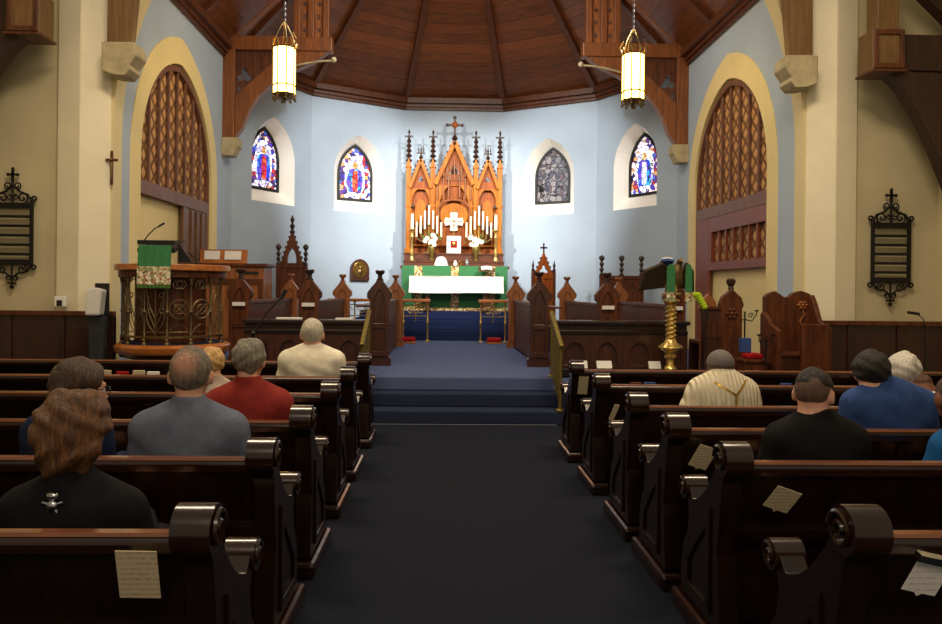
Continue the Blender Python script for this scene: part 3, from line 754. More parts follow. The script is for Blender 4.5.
for (cx_, cz_) in ((0, 5.51), (-.165, 5.34), (.165, 5.34)): mb.ball((cx_, .02, cz_), (.042, .03, .042), 8, 6)
mb.build('cross', 'finial', g); MB().ball((0, .0, 5.34), (.075, .05, .075), 12, 8).build('cross_boss', 'reredos_deep', g)
# centre niche: stepped pale columns rising under the gable, round arch, glow drawn as an emissive plate
MB().prism(arch(.34, 3.56, 3.78, 4.00), 'y', .09, .15).build('arch_panel', 'reredos_deep', g)
mb = MB()
for k in range(-3, 4):
    x = k * .085; mb.lathe([(.02, 0), (.016, .04), (.016, .36 - .05 * abs(k)), (0, .46 - .05 * abs(k))], (x, .02, 4.06), 6)
    if k: mb.lathe([(.02, 0), (.016, .04), (.016, .5), (0, .6)], (x * 1.5, .02, 3.70 - .03 * abs(k)), 6)
mb.build('pale_spirelets', 'stall_light', g)
pts = []
for i in range(25):
    a = pi * i / 24; pts.append((.37 * cos(a) * (1 + .0), .01, 3.32 + .28 * max(0, sin(a)) ** .8))
pts = [(.40, .01, 2.5)] + pts + [(-.40, .01, 2.5)]
MB().tube(pts, .024, 8).build('round_arch', 'stall_light', g)
MB().prism([(.34 * cos(2 * pi * i / 30), 3.26 + .28 * sin(2 * pi * i / 30)) for i in range(30)], 'y', .11, .15).build('orange_panel', 'reredos', g)
nz = 3.10
cr = []
for k in range(4):
    a = pi / 2 * k
    cr += [(.22 * cos(a + d) , nz + .22 * sin(a + d) ) for d in (-.42, 0, .42)] + [(.11 * cos(a + pi / 4), nz + .11 * sin(a + pi / 4))]
MB().prism(cr, 'y', .07, .105).build('glow_quatrefoil', 'niche_glow', g)  # emissive plate stands in for the bright glow behind the cross
mb = MB()
for s_ in (-1, 1):
    for k in range(3): mb.box(s_ * (.60 + .17 * k) - .07, s_ * (.60 + .17 * k) + .07, -.012, .0, 1.9, 2.28)
mb.build('base_tracery', 'reredos', t, .005)

# altar cross, tabernacle, chalice veil
t = thing('altar_cross', 'slim dark gold cross in front of the bright centre of the reredos', 'cross', (CX, 16.62, GZ2))
MB().lathe([(.04, 0), (.04, .03), (.03, .06), (.02, .10)], (0, 0, 0), 10).build('foot', 'brass_dull', t)
MB().box(-.014, .014, -.012, .012, .08, 1.02).box(-.19, .19, -.012, .012, .74, .768).build('cross', 'brass_dull', t, .004)
t = thing('tabernacle', 'white veiled tabernacle with red and gold emblem at centre of altar shelf', 'tabernacle', (CX + .0, 16.515, GZ2))
MB().box(-.165, .165, -.06, .05, 0, .40).build('white_veil', 'white_cloth', t, .012)
e = MB().box(-.075, .075, -.068, -.061, .13, .29).build('red_emblem', 'red_cloth', t, .004)
MB().ball((0, -.072, .21), (.04, .008, .055), 12, 8).build('gold_emblem', 'gold', e)
t = thing('veiled_chalice', 'white dome-shaped veiled chalice standing on the altar', 'chalice', (-.06, 15.95, zs0 + .991))
MB().lathe([(.16, 0), (.15, .04), (.12, .13), (.09, .18), (.05, .2), (0, .205)], (0, 0, 0), 20).build('veil', 'white_cloth', t)
for x, h, m, l in ((.13, .13, 'white_plastic', 'small white vessel beside the veiled chalice'), (.24, .12, 'gold', 'small gold vessel on the altar right of centre'), (.39, .20, 'silver', 'small silver cruet on the altar right of centre')):
    o = MB().lathe([(.03, 0), (.045, .01), (.05, h * .4), (.025, h * .7), (.035, h * .9), (.0, h)], (0, 0, 0), 12).build('altar_vessel', m, loc=(x + CX - .1, 15.98, zs0 + .991)); tag(o, l, 'vessel')

# candles, candelabra and candlesticks
def candle(x, y, z, h, r, label, group):
    t = thing('candle', label, 'candle', (x, y, z), group=group)
    MB().cyl((0, 0, 0), (0, 0, h), r, r * .92, 12).build('wax', 'candle', t)
    MB().cyl((0, 0, h), (0, 0, h + .02), .004, .003, 6).build('wick', 'black', t)
ords = ('outermost left', 'second from left', 'third from left', 'tallest middle', 'third from right', 'second from right', 'outermost right')
for s_, w in ((-1, 'left'), (1, 'right')):
    x0 = CX + s_ * .575; y0 = 16.56
    t = thing('candelabrum', 'brass seven-branched candelabrum behind the %s vase of white flowers' % w, 'candelabrum', (x0, y0, GZ2))
    MB().lathe([(.10, 0), (.10, .02), (.03, .05), (.018, .12), (.03, .16), (.016, .2), (.014, .56)], (0, 0, 0), 12).build('stem', 'brass', t)
    hts = [.38, .46, .56, .66, .56, .46, .38]
    for k in range(7):
        dx = (k - 3) * .095; zc = hts[k]
        b = MB().tube([(0, 0, .24)] + [(dx * u, 0, .24 + (zc - .262) * u ** 2.4) for u in (.3, .55, .8, 1)], .010, 6) if k != 3 else MB().cyl((0, 0, .55), (0, 0, zc - .012), .012)
        b = b.build('branch', 'brass', t)
        MB().lathe([(.012, -.02), (.035, 0), (.035, .012)], (dx, 0, zc - .012), 10).build('drip_pan', 'brass', b)
        candle(x0 + dx, y0, GZ2 + zc + .002, (.34, .40, .42, .44, .42, .40, .34)[k], .024, 'lit-looking white candle, %s of the seven on the %s candelabrum' % (ords[k], w), 'candles on the two candelabra')
    x1 = CX + s_ * .95
    t = thing('candlestick', 'tall brass altar candlestick at the %s end of the shelf' % w, 'candlestick', (x1, 16.375, GZ1))
    MB().lathe([(.06, 0), (.06, .02), (.05, .07), (.03, .11), (.045, .16), (.028, .22), (.028, .5), (.05, .54), (.03, .58), (.03, .64), (.04, .68), (.10, .70), (.10, .725), (.03, .73)], (0, 0, 0), 14).build('stick', 'brass', t)
    candle(x1, 16.375, GZ1 + .732, .33, .036, 'thick white candle on the tall brass candlestick at the %s' % w, 'thick altar candles')
    # flowers
    x2 = CX + s_ * .50
    t = thing('flower_vase', 'brass vase of white flowers on the altar shelf, %s of the tabernacle' % w, 'flower vase', (x2, 16.37, GZ1))
    MB().lathe([(.06, 0), (.065, .02), (.035, .06), (.05, .14), (.075, .24), (.085, .32), (.08, .33)], (0, 0, 0), 16).build('vase', 'brass_olive', t)
    rnd = random.Random(3 + s_); 
    mb = MB()
    for k in range(26):
        a, e_ = rnd.uniform(0, 2 * pi), rnd.uniform(-.2, 1.3); q = rnd.uniform(.12, .22)
        c = Vector((q * cos(a) * cos(e_) * 1.1, .06 * sin(a), .44 + q * sin(e_) * .9)); d = Vector((cos(a), .3 * sin(a), .6)).normalized()
        n_ = d.orthogonal().normalized() * .02; mb.add([c - n_, c + d * .07 + n_ * .4, c + d * .12, c + n_], [(0, 1, 2, 3)])
    for k in range(9): mb.tube([(0, 0, .30), (.08 * cos(k), .04 * sin(k), .45)], .005, 5)
    mb.build('foliage', 'leaf', t)
    for k in range(11):
        a = rnd.uniform(0, 2 * pi); q = rnd.uniform(.02, .14); c = (q * cos(a) * 1.15, -.06 + .04 * sin(a * 2), .46 + q * sin(a) * .95)
        mb = MB(); mb.ball(c, .022, 8, 6)
        for p_ in range(6):
            b_ = 2 * pi * p_ / 6; mb.ball((c[0] + .034 * cos(b_), c[1] + .005, c[2] + .034 * sin(b_)), (.024, .014, .024), 7, 5)
        mb.build('blossom', 'flower', t)

# bishop's chair, left
p = thing('bishops_chair', 'tall spired dark wooden throne against the left apse wall', 'throne', (-3.02, 14.3, ZC)); t = p
MB().box(-.27, .27, .10, .16, 0, 1.55).build('back', 'stall', t, .008)
MB().box(-.25, .25, -.35, .10, .40, .46).build('seat', 'stall', t, .01)
for sx in (-1, 1):
    MB().box(sx * .27 - .035, sx * .27 + .035, .06, .18, 0, 1.50).build('back_post', 'stall', t, .006)
    MB().box(sx * .27 - .03, sx * .27 + .03, -.36, .06, .66, .72).build('arm', 'stall', t, .01)
    MB().box(sx * .25 - .03, sx * .25 + .03, -.36, -.30, 0, .66).build('front_leg', 'stall', t, .006)
    MB().lathe([(.045, 0), (.045, .04), (.02, .08), (.045, .14), (.02, .18), (.05, .24), (.018, .29), (.06, .36), (.05, .40), (0, .44)], (sx * .27, .12, 1.50), 8, smooth=False).build('finial', 'finial', t)
MB().prism([(-.24, 1.45), (.24, 1.45), (0, 2.22)], 'y', .08, .18, holes=[arch(.18, 1.50, 1.62, 1.85)]).build('gable', 'stall', t, .008)
for k in range(6):
    for sx in (-1, 1): MB().ball((sx * .22 * (1 - k / 6.5), .12, 1.56 + .66 * k / 6.5), .03, 6, 5).build('crocket', 'finial', t)
MB().lathe([(.03, 0), (.06, .05), (.025, .1), (.055, .17), (.02, .22), (.045, .3), (0, .4)], (0, .12, 2.12), 8, smooth=False).build('spire', 'finial', t)
# gabled chair, right
p = thing('gabled_chair', 'small red brown chair with cross-topped gable right of the altar', 'chair', (2.07, 14.78, ZC)); t = p
MB().box(-.22, .22, .08, .14, 0, 1.35).build('back', 'reredos_deep', t, .008)
MB().box(-.22, .22, -.34, .08, .40, .46).build('seat', 'stall', t, .01)
for sx in (-1, 1):
    MB().box(sx * .22 - .03, sx * .22 + .03, .05, .16, 0, 1.45).build('back_post', 'stall', t, .006)
    MB().box(sx * .21 - .03, sx * .21 + .03, -.34, -.28, 0, .44).build('front_leg', 'stall', t, .006)
    MB().lathe([(.03, 0), (.035, .05), (.015, .08), (.03, .13), (.012, .2), (0, .26)], (sx * .22, .1, 1.44), 8, smooth=False).build('finial', 'finial', t)
MB().prism([(-.22, 1.3), (.22, 1.3), (0, 1.86)], 'y', .06, .16, holes=[trefoil(0, 1.48, .07)]).build('gable', 'reredos_deep', t, .008)
for k in range(5):
    for sx in (-1, 1): MB().ball((sx * .21 * (1 - k / 5.5), .11, 1.36 + .5 * k / 5.5), .026, 6, 5).build('crocket', 'finial', t)
MB().box(-.016, .016, .09, .12, 1.84, 2.04).box(-.075, .075, .09, .12, 1.925, 1.96).build('cross', 'finial', t, .004)
# sedilia with three posts
t = thing('sedilia', 'dark wooden seat with three turned finials against the right apse wall', 'seat', (3.56, 14.2, ZC))
for x in (-.40, 0, .40):
    MB().box(x - .04, x + .04, .08, .18, 0, 1.36).build('post', 'stall', t, .006)
    MB().lathe([(.04, 0), (.05, .03), (.02, .07), (.05, .13), (.02, .18), (.05, .24), (.02, .29), (.06, .35), (.05, .39), (0, .42)], (x, .13, 1.36), 8, smooth=False).build('finial', 'finial', t)
for x in (-.2, .2):
    MB().box(x - .165, x + .165, .11, .15, .3, 1.32).build('back_panel', 'stall', t)
    MB().prism([(x - .165, .75), (x + .165, .75), (x + .165, 1.32), (x - .165, 1.32)], 'y', .09, .11, holes=[arch(.2, .8, 1.02, 1.22, x)]).build('arched_panel', 'stall', t, .004)
MB().box(-.42, .42, -.34, .08, .40, .46).build('seat', 'stall', t, .01)
MB().box(-.42, .42, -.32, -.28, 0, .40).build('seat_front', 'stall_dark', t)
MB().box(-.44, .44, .07, .19, 1.30, 1.37).build('top_rail', 'stall', t, .01)
# round plaque on the apse wall
m_ = facet_matrix(120)
t = thing('wall_plaque', 'arched dark wooden plaque with round gold medallion on the blue apse wall', 'plaque', m_ @ Vector((0, -.005, 1.70)), R(30))
MB().prism(arch(.46, 0, .25, .50), 'y', -.07, 0).build('wooden_plaque', 'stall_dark', t, .012)
MB().prism([(.18 * cos(2 * pi * i / 32), .25 + .18 * sin(2 * pi * i / 32)) for i in range(32)], 'y', -.085, -.07).build('gold_disc', 'gold', t, .006)
mb = MB().tube([(.13 * cos(2 * pi * i / 24), -.088, .25 + .13 * sin(2 * pi * i / 24)) for i in range(24)], .012, 6, closed=True)
mb.ball((0, -.085, .29), (.045, .02, .055), 8, 6).ball((0, -.085, .20), (.07, .02, .07), 8, 6)
mb.build('medallion_relief', 'brass_dull', t)

# organ console, left
t = thing('organ_console', 'light wooden organ console behind the pulpit', 'organ console', (-3.52, 12.35, ZC))
MB().box(-.55, .53, -.28, .28, 0, 1.40).build('case', 'stall_light', t, .01)
MB().box(-.60, .58, -.33, .33, 1.40, 1.455).build('case_top', 'stall', t, .01)
MB().box(.12, .44, -.30, -.28, 1.28, 1.32).build('name_rail', 'black', t)
MB().prism([(-.54, .1), (.52, .1), (.52, 1.2), (-.54, 1.2)], 'y', -.30, -.28, holes=[[(-.46, .2), (-.04, .2), (-.04, 1.1), (-.46, 1.1)], [(.04, .2), (.44, .2), (.44, 1.1), (.04, 1.1)]]).build('front_frame', 'stall', t, .005)
d = MB().cbox((-.22, .0, 1.58), (.80, .025, .24), Matrix.Rotation(R(-12), 3, 'X')).build('music_desk', 'rail_orange', t, .006)
for x, l, w_ in ((-3.93, 'white sheet music on the organ desk, nearer the pulpit microphone', .26), (-3.58, 'white sheet music on the organ desk, right-hand sheet', .28)):
    o = MB().cbox((0, 0, 0), (w_, .006, .15), Matrix.Rotation(R(-12), 3, 'X')).build('sheet_music', 'paper_white', loc=(x, 12.325, ZC + 1.60)); tag(o, l, 'sheet music', 'sheets on the organ')
# ================================================================== pulpit and the things at the front
PX, PY = -3.25, 8.78
t = thing('pulpit', 'rounded pulpit with wrought brass tracery and honey wood rail at left', 'pulpit', (PX, PY, 0)); pul = t
r0 = .565
A0, A1 = R(178), R(362)
def ring(r_in, r_out, z0, z1, a0=A0, a1=A1, n=28):
    return MB().lathe([(r_in, z0), (r_out, z0), (r_out, z1), (r_in, z1), (r_in, z0)], (0, 0, 0), n, a0, a1, smooth=False)
MB().lathe([(.30, 0), (.32, .08), (.24, .16), (.22, .45), (.34, .62), (.60, .70), (.60, .74)], (0, 0, 0), 20).build('pedestal', 'pew', t)
MB().lathe([(0, .74), (.64, .74), (.66, .77), (.66, .82), (.62, .85), (0, .85)], (0, 0, 0), 32).build('floor_ledge', 'rail_orange', t)
MB().lathe([(0, .852), (.58, .852), (.58, .86), (0, .86)], (0, 0, 0), 28).build('blue_carpet', 'carpet_step', t)
ring(r0 - .06, r0 + .10, 1.70, 1.775).build('top_rail', 'rail_orange', t, .012)
ring(r0 - .02, r0 + .05, 1.62, 1.70).build('rail_moulding', 'stall', t, .008)
ring(r0 - .02, r0 + .02, .93, .955).build('lower_rail', 'brass_dull', t)
ring(r0 - .15, r0 - .13, .87, 1.68, R(195), R(345)).build('inner_lining', 'stall', t)
angs = [R(a) for a in (182, 205, 231, 257, 283, 309, 335, 358)]
for a in angs:
    c = (r0 * cos(a), r0 * sin(a), .85)
    MB().lathe([(.032, 0), (.032, .02), (.018, .04), (.030, .06), (.014, .08), (.013, .36), (.024, .38), (.013, .40), (.013, .68), (.03, .74), (.03, .77)], c, 8).build('colonnette', 'bronze', t)
def wrap(pts, a_mid):      # flat tracery (u, v) bent round the pulpit
    return [(r0 * cos(a_mid + u / r0), r0 * sin(a_mid + u / r0), v) for u, v in pts]
for k, (a, b) in enumerate(zip(angs[:-1], angs[1:])):
    am = (a + b) / 2; hw = (b - a) / 2 * r0 - .015; mb = MB()
    def T(pts, r=.008, closed=False): mb.tube(wrap(pts, am), r, 5, closed)
    if k in (0, 1, 6):          # lancet tracery
        for q in (1.0, .55): T([(u, v) for u, v in arch(2 * hw * q, .97, 1.30, 1.30 + .27 * q)[1:]] + [(-hw * q, .97)])
        T([(.0, 1.0), (0, 1.52)]); T([(hw * .5 * cos(x), 1.10 + .06 * sin(x)) for x in [2 * pi * i / 12 for i in range(12)]], .007, True)
    elif k in (4, 5):           # wheel
        zc = 1.26; rr = min(hw * .95, .17)
        T([(rr * cos(x), zc + rr * sin(x)) for x in [2 * pi * i / 24 for i in range(24)]], .011, True)
        for x in (pi / 4, 3 * pi / 4): T([(rr * cos(x), zc + rr * sin(x)), (0, zc), (-rr * cos(x), zc - rr * sin(x))])
        T([(.055 * cos(x), zc + .055 * sin(x)) for x in [2 * pi * i / 12 for i in range(12)]], .008, True)
        for s_ in (-1, 1):
            T([(s_ * (.02 + .05 * cos(x)), 1.54 + .05 * sin(x)) for x in [2 * pi * i / 12 for i in range(12)]], .007, True)
            T([(hw * s_ * (1 - (i / 10) ** 2 * .9), .97 + .12 * i / 10) for i in range(11)])
    else:                       # branching leaf scrolls
        for s_ in (-1, 1):
            for z0, z1, q in ((.98, 1.22, .9), (1.05, 1.40, .8), (1.15, 1.58, .9)):
                T([(s_ * hw * q * sin(i / 10 * pi * .6), z0 + (z1 - z0) * i / 10) for i in range(11)])
                T([(s_ * hw * q * .75 + .028 * cos(x), z1 + .02 + .028 * sin(x)) for x in [2 * pi * i / 10 for i in range(10)]], .007, True)
        T([(0, .96), (0, 1.60)])
    T([(-hw, 1.0), (hw, 1.0)], .006); T([(-hw, 1.60), (hw, 1.60)], .006)
    mb.build('tracery_panel', 'bronze', t)
# book desk on the rail with green fall
dx = at(155, 250, 8.05).x
t = thing('reading_desk', 'black sloping book desk on the pulpit rail', 'reading desk', (dx, 8.27, 1.776))
MB().box(-.05, .05, -.05, .05, 0, .14).build('support', 'black', t)
MB().cbox((.0, .06, .20), (.40, .34, .03), Matrix.Rotation(R(24), 3, 'X')).build('slope', 'black', t, .006)
MB().box(-.21, .21, -.125, -.10, .21, .26).box(-.21, .21, -.125, -.10, .13, .17).build('front_lip', 'black', t)
MB().prism([(.2, .02), (.36, .02), (.2, .24)], 'y', .0, .02).build('side_cheek', 'black', t)
o = MB()
vs = [(-.185 + .37 * i / 20, -.135 - .02 * (j / 8) - .003 * sin(i * 1.3), .205 - .245 * j / 8) for j in range(9) for i in range(21)]
o.add(vs, [(j * 21 + i, j * 21 + i + 1, (j + 1) * 21 + i + 1, (j + 1) * 21 + i) for j in range(8) for i in range(20)], True)
o = o.build('pulpit_fall', 'green_cloth', loc=(dx - .005, 8.262, 1.775)); tag(o, 'green cloth with embroidered cream lower half hanging from the pulpit desk', 'cloth hanging')
o2 = MB().box(-.185, .185, -.17, -.155, -.235, -.035).build('embroidered_panel', 'embroid', o, .002)
mb = MB()
for i in range(9): mb.box(-.185 + i * .0411 + .003, -.185 + i * .0411 + .038, -.168, -.157, -.275, -.235)
mb.build('green_fringe', 'leaf', o)
# gooseneck microphone
def gooseneck(label, base, pts, parent_cat='microphone'):
    t = thing('gooseneck_microphone', label, 'microphone', base)
    MB().lathe([(.03, 0), (.03, .015), (.012, .03)], (0, 0, 0), 12).build('mount', 'black', t)
    MB().tube(pts, .007, 8).build('gooseneck', 'black', t)
    d = (Vector(pts[-1]) - Vector(pts[-2])).normalized()
    MB().tube([Vector(pts[-1]), Vector(pts[-1]) + d * .07], .013, 10).build('capsule', 'grey_metal', t)
gooseneck('thin curved microphone rising over the green pulpit cloth', (dx - .235, 8.36, 1.776), [(0, 0, .02), (-.005, -.02, .14), (.02, -.04, .25), (.08, -.05, .33), (.15, -.05, .40), (.20, -.05, .43)])
gooseneck('small dark microphone on the right side of the pulpit rail', (-2.83, 8.33, 1.776), [(0, 0, .02), (0, 0, .06), (-.03, -.02, .09)])

# sanitiser stand by the left pier
t = thing('dispenser_stand', 'white dispenser box on a dark upright stand beside the pulpit', 'dispenser stand', (-4.085, 8.64, 0))
MB().box(-.09, .09, -.12, .12, 0, .03).build('base', 'black', t, .008)
MB().prism([(-.08, .03), (.06, .03), (.09, 1.16), (-.10, 1.16)], 'y', -.03, .05).build('body', 'grey_metal', t, .01)
MB().box(-.06, .105, .03, .06, 1.14, 1.55).build('back_plate', 'black', t, .006)
MB().prism([(-.11, 1.17), (.06, 1.17), (.09, 1.47), (-.03, 1.50), (-.09, 1.47)], 'y', -.11, .03).build('dispenser', 'white_plastic', t, .02)
# wall box on the left pier
p = at(69, 302, 8.97)
t = thing('wall_box', 'small white box with black front on the left pier above the wainscot', 'wall box', (p.x, 8.925, p.z))
MB().box(-.065, .065, -.06, .0, -.06, .065).build('white_case', 'white_plastic', t, .008)
MB().box(-.03, .035, -.075, -.06, -.05, .02).build('black_socket', 'black', t, .008)
# crucifix on the left pier
p = at(112, 169, 9.04)
t = thing('crucifix', 'small brown crucifix hanging on the left cream pier', 'crucifix', (-4.115, 9.03, p.z))
MB().box(-.016, .016, -.03, -.008, -.22, .20).box(-.075, .075, -.03, -.008, .07, .102).build('cross', 'stall', t, .004)
mb = MB().ball((0, -.04, .09), (.016, .014, .02), 8, 6).tube([(-.065, -.036, .09), (0, -.036, .055), (.065, -.036, .09)], .007, 6).tube([(0, -.036, .06), (.004, -.04, -.02), (0, -.036, -.14)], .016, 6, r1=.008)
mb.build('corpus', 'brass_dull', t)
t['label'] = 'small brown crucifix hanging on the left cream pier'
# hymn boards
def hymn_board(label, x, zb, nsl):
    t = thing('hymn_board', label, 'hymn board', (x, 9.04, zb))
    w, h = .235, .72
    for s_ in (-1, 1):
        MB().box(s_ * w - .018, s_ * w + .018, -.02, .02, .0, h + .08).build('side_rail', 'iron', t, .004)
        MB().tube(spiral((s_ * (w + .03), h + .10), .035, .012, pi if s_ > 0 else 0, 1.1 * -s_), .012, 6).build('corner_scroll', 'iron', t)
        MB().tube(spiral((s_ * (w + .03), -.02), .035, .012, pi if s_ > 0 else 0, 1.1 * s_), .012, 6).build('corner_scroll', 'iron', t)
    for k in range(nsl + 1):
        z = .0 + (h - .02) * k / nsl
        MB().box(-w, w, -.018, .018, z, z + (.07 if k in (0, nsl) else .034)).build('slat', 'iron', t, .003)
    mb = MB()
    for s_ in (-1, 1):
        mb.tube([(s_ * w, 0, h + .06), (s_ * w * .8, 0, h + .15), (s_ * w * .35, 0, h + .19), (0, 0, h + .27)], .014, 6)
        mb.tube(spiral((s_ * .12, h + .11), .075, .015, -pi / 2, 1.4 * s_), .011, 6)
        mb.tube(spiral((s_ * .055, h + .26), .05, .012, -pi / 2, 1.3 * s_), .010, 6)
        mb.tube(spiral((s_ * .045, h + .12), .035, .01, pi / 2, 1.2 * s_), .009, 6)
    mb.tube([(0, 0, h + .05), (0, 0, h + .34)], .014, 6)
    mb.build('top_scrollwork', 'iron', t)
    mb = MB().box(-.014, .014, -.012, .012, h + .30, h + .47).box(-.06, .06, -.012, .012, h + .385, h + .41)
    for q in ((0, h + .47), (-.06, h + .397), (.06, h + .397)): mb.ball((q[0], 0, q[1]), .022, 6, 5)
    mb.build('top_cross', 'iron', t)
    mb = MB()
    for s_ in (-1, 1):
        mb.tube([(s_ * w, 0, .0), (s_ * w * .75, 0, -.08), (s_ * w * .3, 0, -.10), (0, 0, -.16)], .013, 6)
        mb.tube(spiral((s_ * .12, -.05), .06, .012, pi / 2, -1.4 * s_), .010, 6)
        mb.tube(spiral((s_ * .04, -.16), .035, .01, pi / 2, -1.3 * s_), .009, 6)
    mb.tube([(0, 0, .0), (0, 0, -.28)], .013, 6).ball((0, 0, -.27), .028, 6, 5).box(-.05, .05, -.01, .01, -.235, -.21)
    mb.build('bottom_scrollwork', 'iron', t)
hymn_board('black wrought iron hymn board with empty slats on the left wall', -5.335, 1.765, 6)
hymn_board('black wrought iron hymn board with empty slats on the right wall', 5.70, 1.66, 6)

# floor microphone boom, left
t = thing('microphone_stand', 'black boom microphone stand in front of the left panelled screen', 'microphone stand', (-2.02, 7.72, 0))
MB().lathe([(.14, 0), (.14, .02), (.02, .035)], (0, 0, 0), 16).build('base', 'black', t)
MB().cyl((0, 0, .02), (0, 0, 1.02), .012).build('pole', 'black', t)
MB().ball((0, 0, 1.03), .03, 8, 6).build('clutch', 'black', t)
MB().tube([(-.03, 0, .98), (.14, .02, 1.25), (.29, .04, 1.42)], .009, 8).build('boom', 'black', t)
MB().tube([(.28, .04, 1.40), (.33, .045, 1.50)], .022, 10).build('microphone', 'black', t)

# eagle lectern
LX, LY = 2.70, 8.48
t = thing('eagle_lectern', 'brass eagle lectern on a twisted column at right of the steps', 'lectern', (LX, LY, ZC)); eag = t
MB().lathe([(.15, 0), (.15, .03), (.11, .07), (.055, .10), (.075, .15), (.045, .19), (.045, .26), (.08, .29), (.05, .33), (.145, .40), (.13, .42), (.075, .46), (.06, .50)], (0, 0, 0), 18).build('base', 'brass', t)
for k in range(3):
    a = 2 * pi * k / 3 + .5; MB().ball((.14 * cos(a), .14 * sin(a), .03), (.05, .05, .03), 8, 6).build('foot', 'brass', t)
mb = MB(); nn, mm = 140, 24; vs = []
for j in range(nn + 1):
    z = .50 + .42 * j / nn
    for i in range(mm):
        a = 2 * pi * i / mm; rr = .056 + .012 * cos(2 * a - j / nn * 2 * pi * 8); vs.append((rr * cos(a), rr * sin(a), z))
mb.add(vs, [(j * mm + i, j * mm + (i + 1) % mm, (j + 1) * mm + (i + 1) % mm, (j + 1) * mm + i) for j in range(nn) for i in range(mm)], True)
mb.build('twisted_column', 'brass', t)
MB().lathe([(.05, 0), (.10, .03), (.10, .05), (.055, .06), (.055, .09), (.115, .11), (.115, .125), (.05, .14)], (0, 0, .915), 18).build('capital', 'brass', t)
MB().ball((0, 0, 1.09), .075, 14, 10).build('globe', 'brass', t)
# eagle body from blended solids (see the figure builder below)
# neon windscreen microphone
t = thing('lime_microphone', 'microphone with lime green foam cover on a thin stand beside the eagle lectern', 'microphone', (3.12, 8.45, ZC))
MB().lathe([(.10, 0), (.10, .015), (.015, .03)], (0, 0, 0), 14).build('base', 'black', t)
MB().cyl((0, 0, .02), (.0, 0, .78), .008).build('pole', 'black', t)
MB().tube([(.02, 0, .76), (-.03, 0, .88)], .016, 10).build('handle', 'black', t)
mb = MB()
for k in range(6): mb.ball((-.03 - .018 * k, 0, .885 + .028 * k), (.042 + .003 * k, .042, .036), 10, 8)
mb.build('foam_cover', 'lime', t)

# carved seats at right
def rosette(mb, c, r):
    for k in range(6):
        a = 2 * pi * k / 6; mb.ball((c[0] + r * cos(a), c[1], c[2] + r * sin(a)), (r * .55, .02, r * .55), 8, 6)
    mb.ball(c, (r * .6, .03, r * .6), 8, 6)
t = thing('clergy_stall', 'carved clergy seat with finial and rosette right of the eagle lectern', 'clergy seat', (3.43, 8.78, ZC))
sl = [(-.13, 0), (.13, 0), (.13, .86), (.155, .90), (.12, 1.0), (0, 1.10), (-.12, 1.0), (-.155, .90), (-.13, .86)]
e = MB().prism([(x + .10, z) for x, z in sl], 'y', -.06, .02).build('right_end', 'stall', t, .012)
mb = MB(); rosette(mb, (.10, -.065, .80), .05); mb.tube([(.10, -.065, .3), (.06, -.065, .45), (.12, -.065, .6), (.10, -.065, .72)], .012, 6); mb.build('rosette', 'stall', e)
MB().lathe([(.04, 0), (.03, .04), (.055, .08), (.06, .12), (.03, .14)], (.10, -.02, 1.09), 8, smooth=False).build('finial', 'finial', e)
e = MB().prism([(x * .75 - .13, z * .95) for x, z in sl], 'y', .10, .16).build('left_end', 'stall_light', t, .012)
MB().box(-.225, -.02, -.04, .10, 0, .84).build('side_board', 'stall_dark', t, .006)
MB().box(-.24, -.02, -.06, .10, .84, .885).build('arm_cap', 'stall', t, .012)
mb = MB()
for k in range(3): mb.prism(arch(.05, .5, .66, .74, -.19 + .07 * k), 'y', -.055, -.042)
mb.build('carved_arches', 'stall', t)
MB().box(-.22, .22, .16, .55, .40, .45).build('seat', 'stall', t, .01)
MB().box(-.22, .22, .50, .55, 0, .40).build('seat_front', 'stall_dark', t)

t = thing('clergy_bench', 'double-gabled carved bench in front of the right cream pier', 'clergy bench', (4.15, 8.42, .15))
bk = [(-.24, 0), (.34, 0), (.34, 1.28), (.30, 1.32), (.20, 1.36), (.09, 1.32), (.05, 1.26), (-.01, 1.26), (-.05, 1.30), (-.12, 1.35), (-.21, 1.31), (-.25, 1.26)]
e = MB().prism(bk, 'y', .14, .22).build('gabled_back', 'stall', t, .012)
mb = MB(); rosette(mb, (.21, .13, 1.14), .045); mb.tube([(.21, .13, .80), (.18, .13, .9), (.23, .13, 1.0), (.21, .13, 1.08)], .012, 6); mb.build('rosette', 'stall_light', e)
MB().prism([(-.30, 0), (.16, 0), (.16, 1.0), (.10, 1.04), (.02, .98), (-.1, .86), (-.26, .80), (-.30, .78)], 'x', -.30, -.24).build('left_end', 'stall', t, .012)
MB().prism([(-.30, 0), (.16, 0), (.16, 1.28), (.10, 1.30), (.02, 1.18), (-.1, .90), (-.26, .84), (-.30, .82)], 'x', .28, .34).build('right_end', 'stall', t, .012)
MB().box(-.24, .28, -.26, .14, .40, .45).build('seat', 'stall', t, .01)
MB().box(-.24, .28, -.24, -.20, 0, .40).build('seat_front', 'stall_dark', t)
MB().box(-.02, .30, -.32, -.26, 0, .88).build('front_desk', 'stall', t, .012)
S('floor_dais', MB().box(3.25, 4.75, 8.05, 8.10, 0, .15).box(3.9, 4.75, 8.0, 8.1, 0, .15), 'carpet')
t.location.z = ZC; t.location.y = 8.5
for ob in C.objects:
    if ob.parent == t: ob.scale = (1, 1, .80)

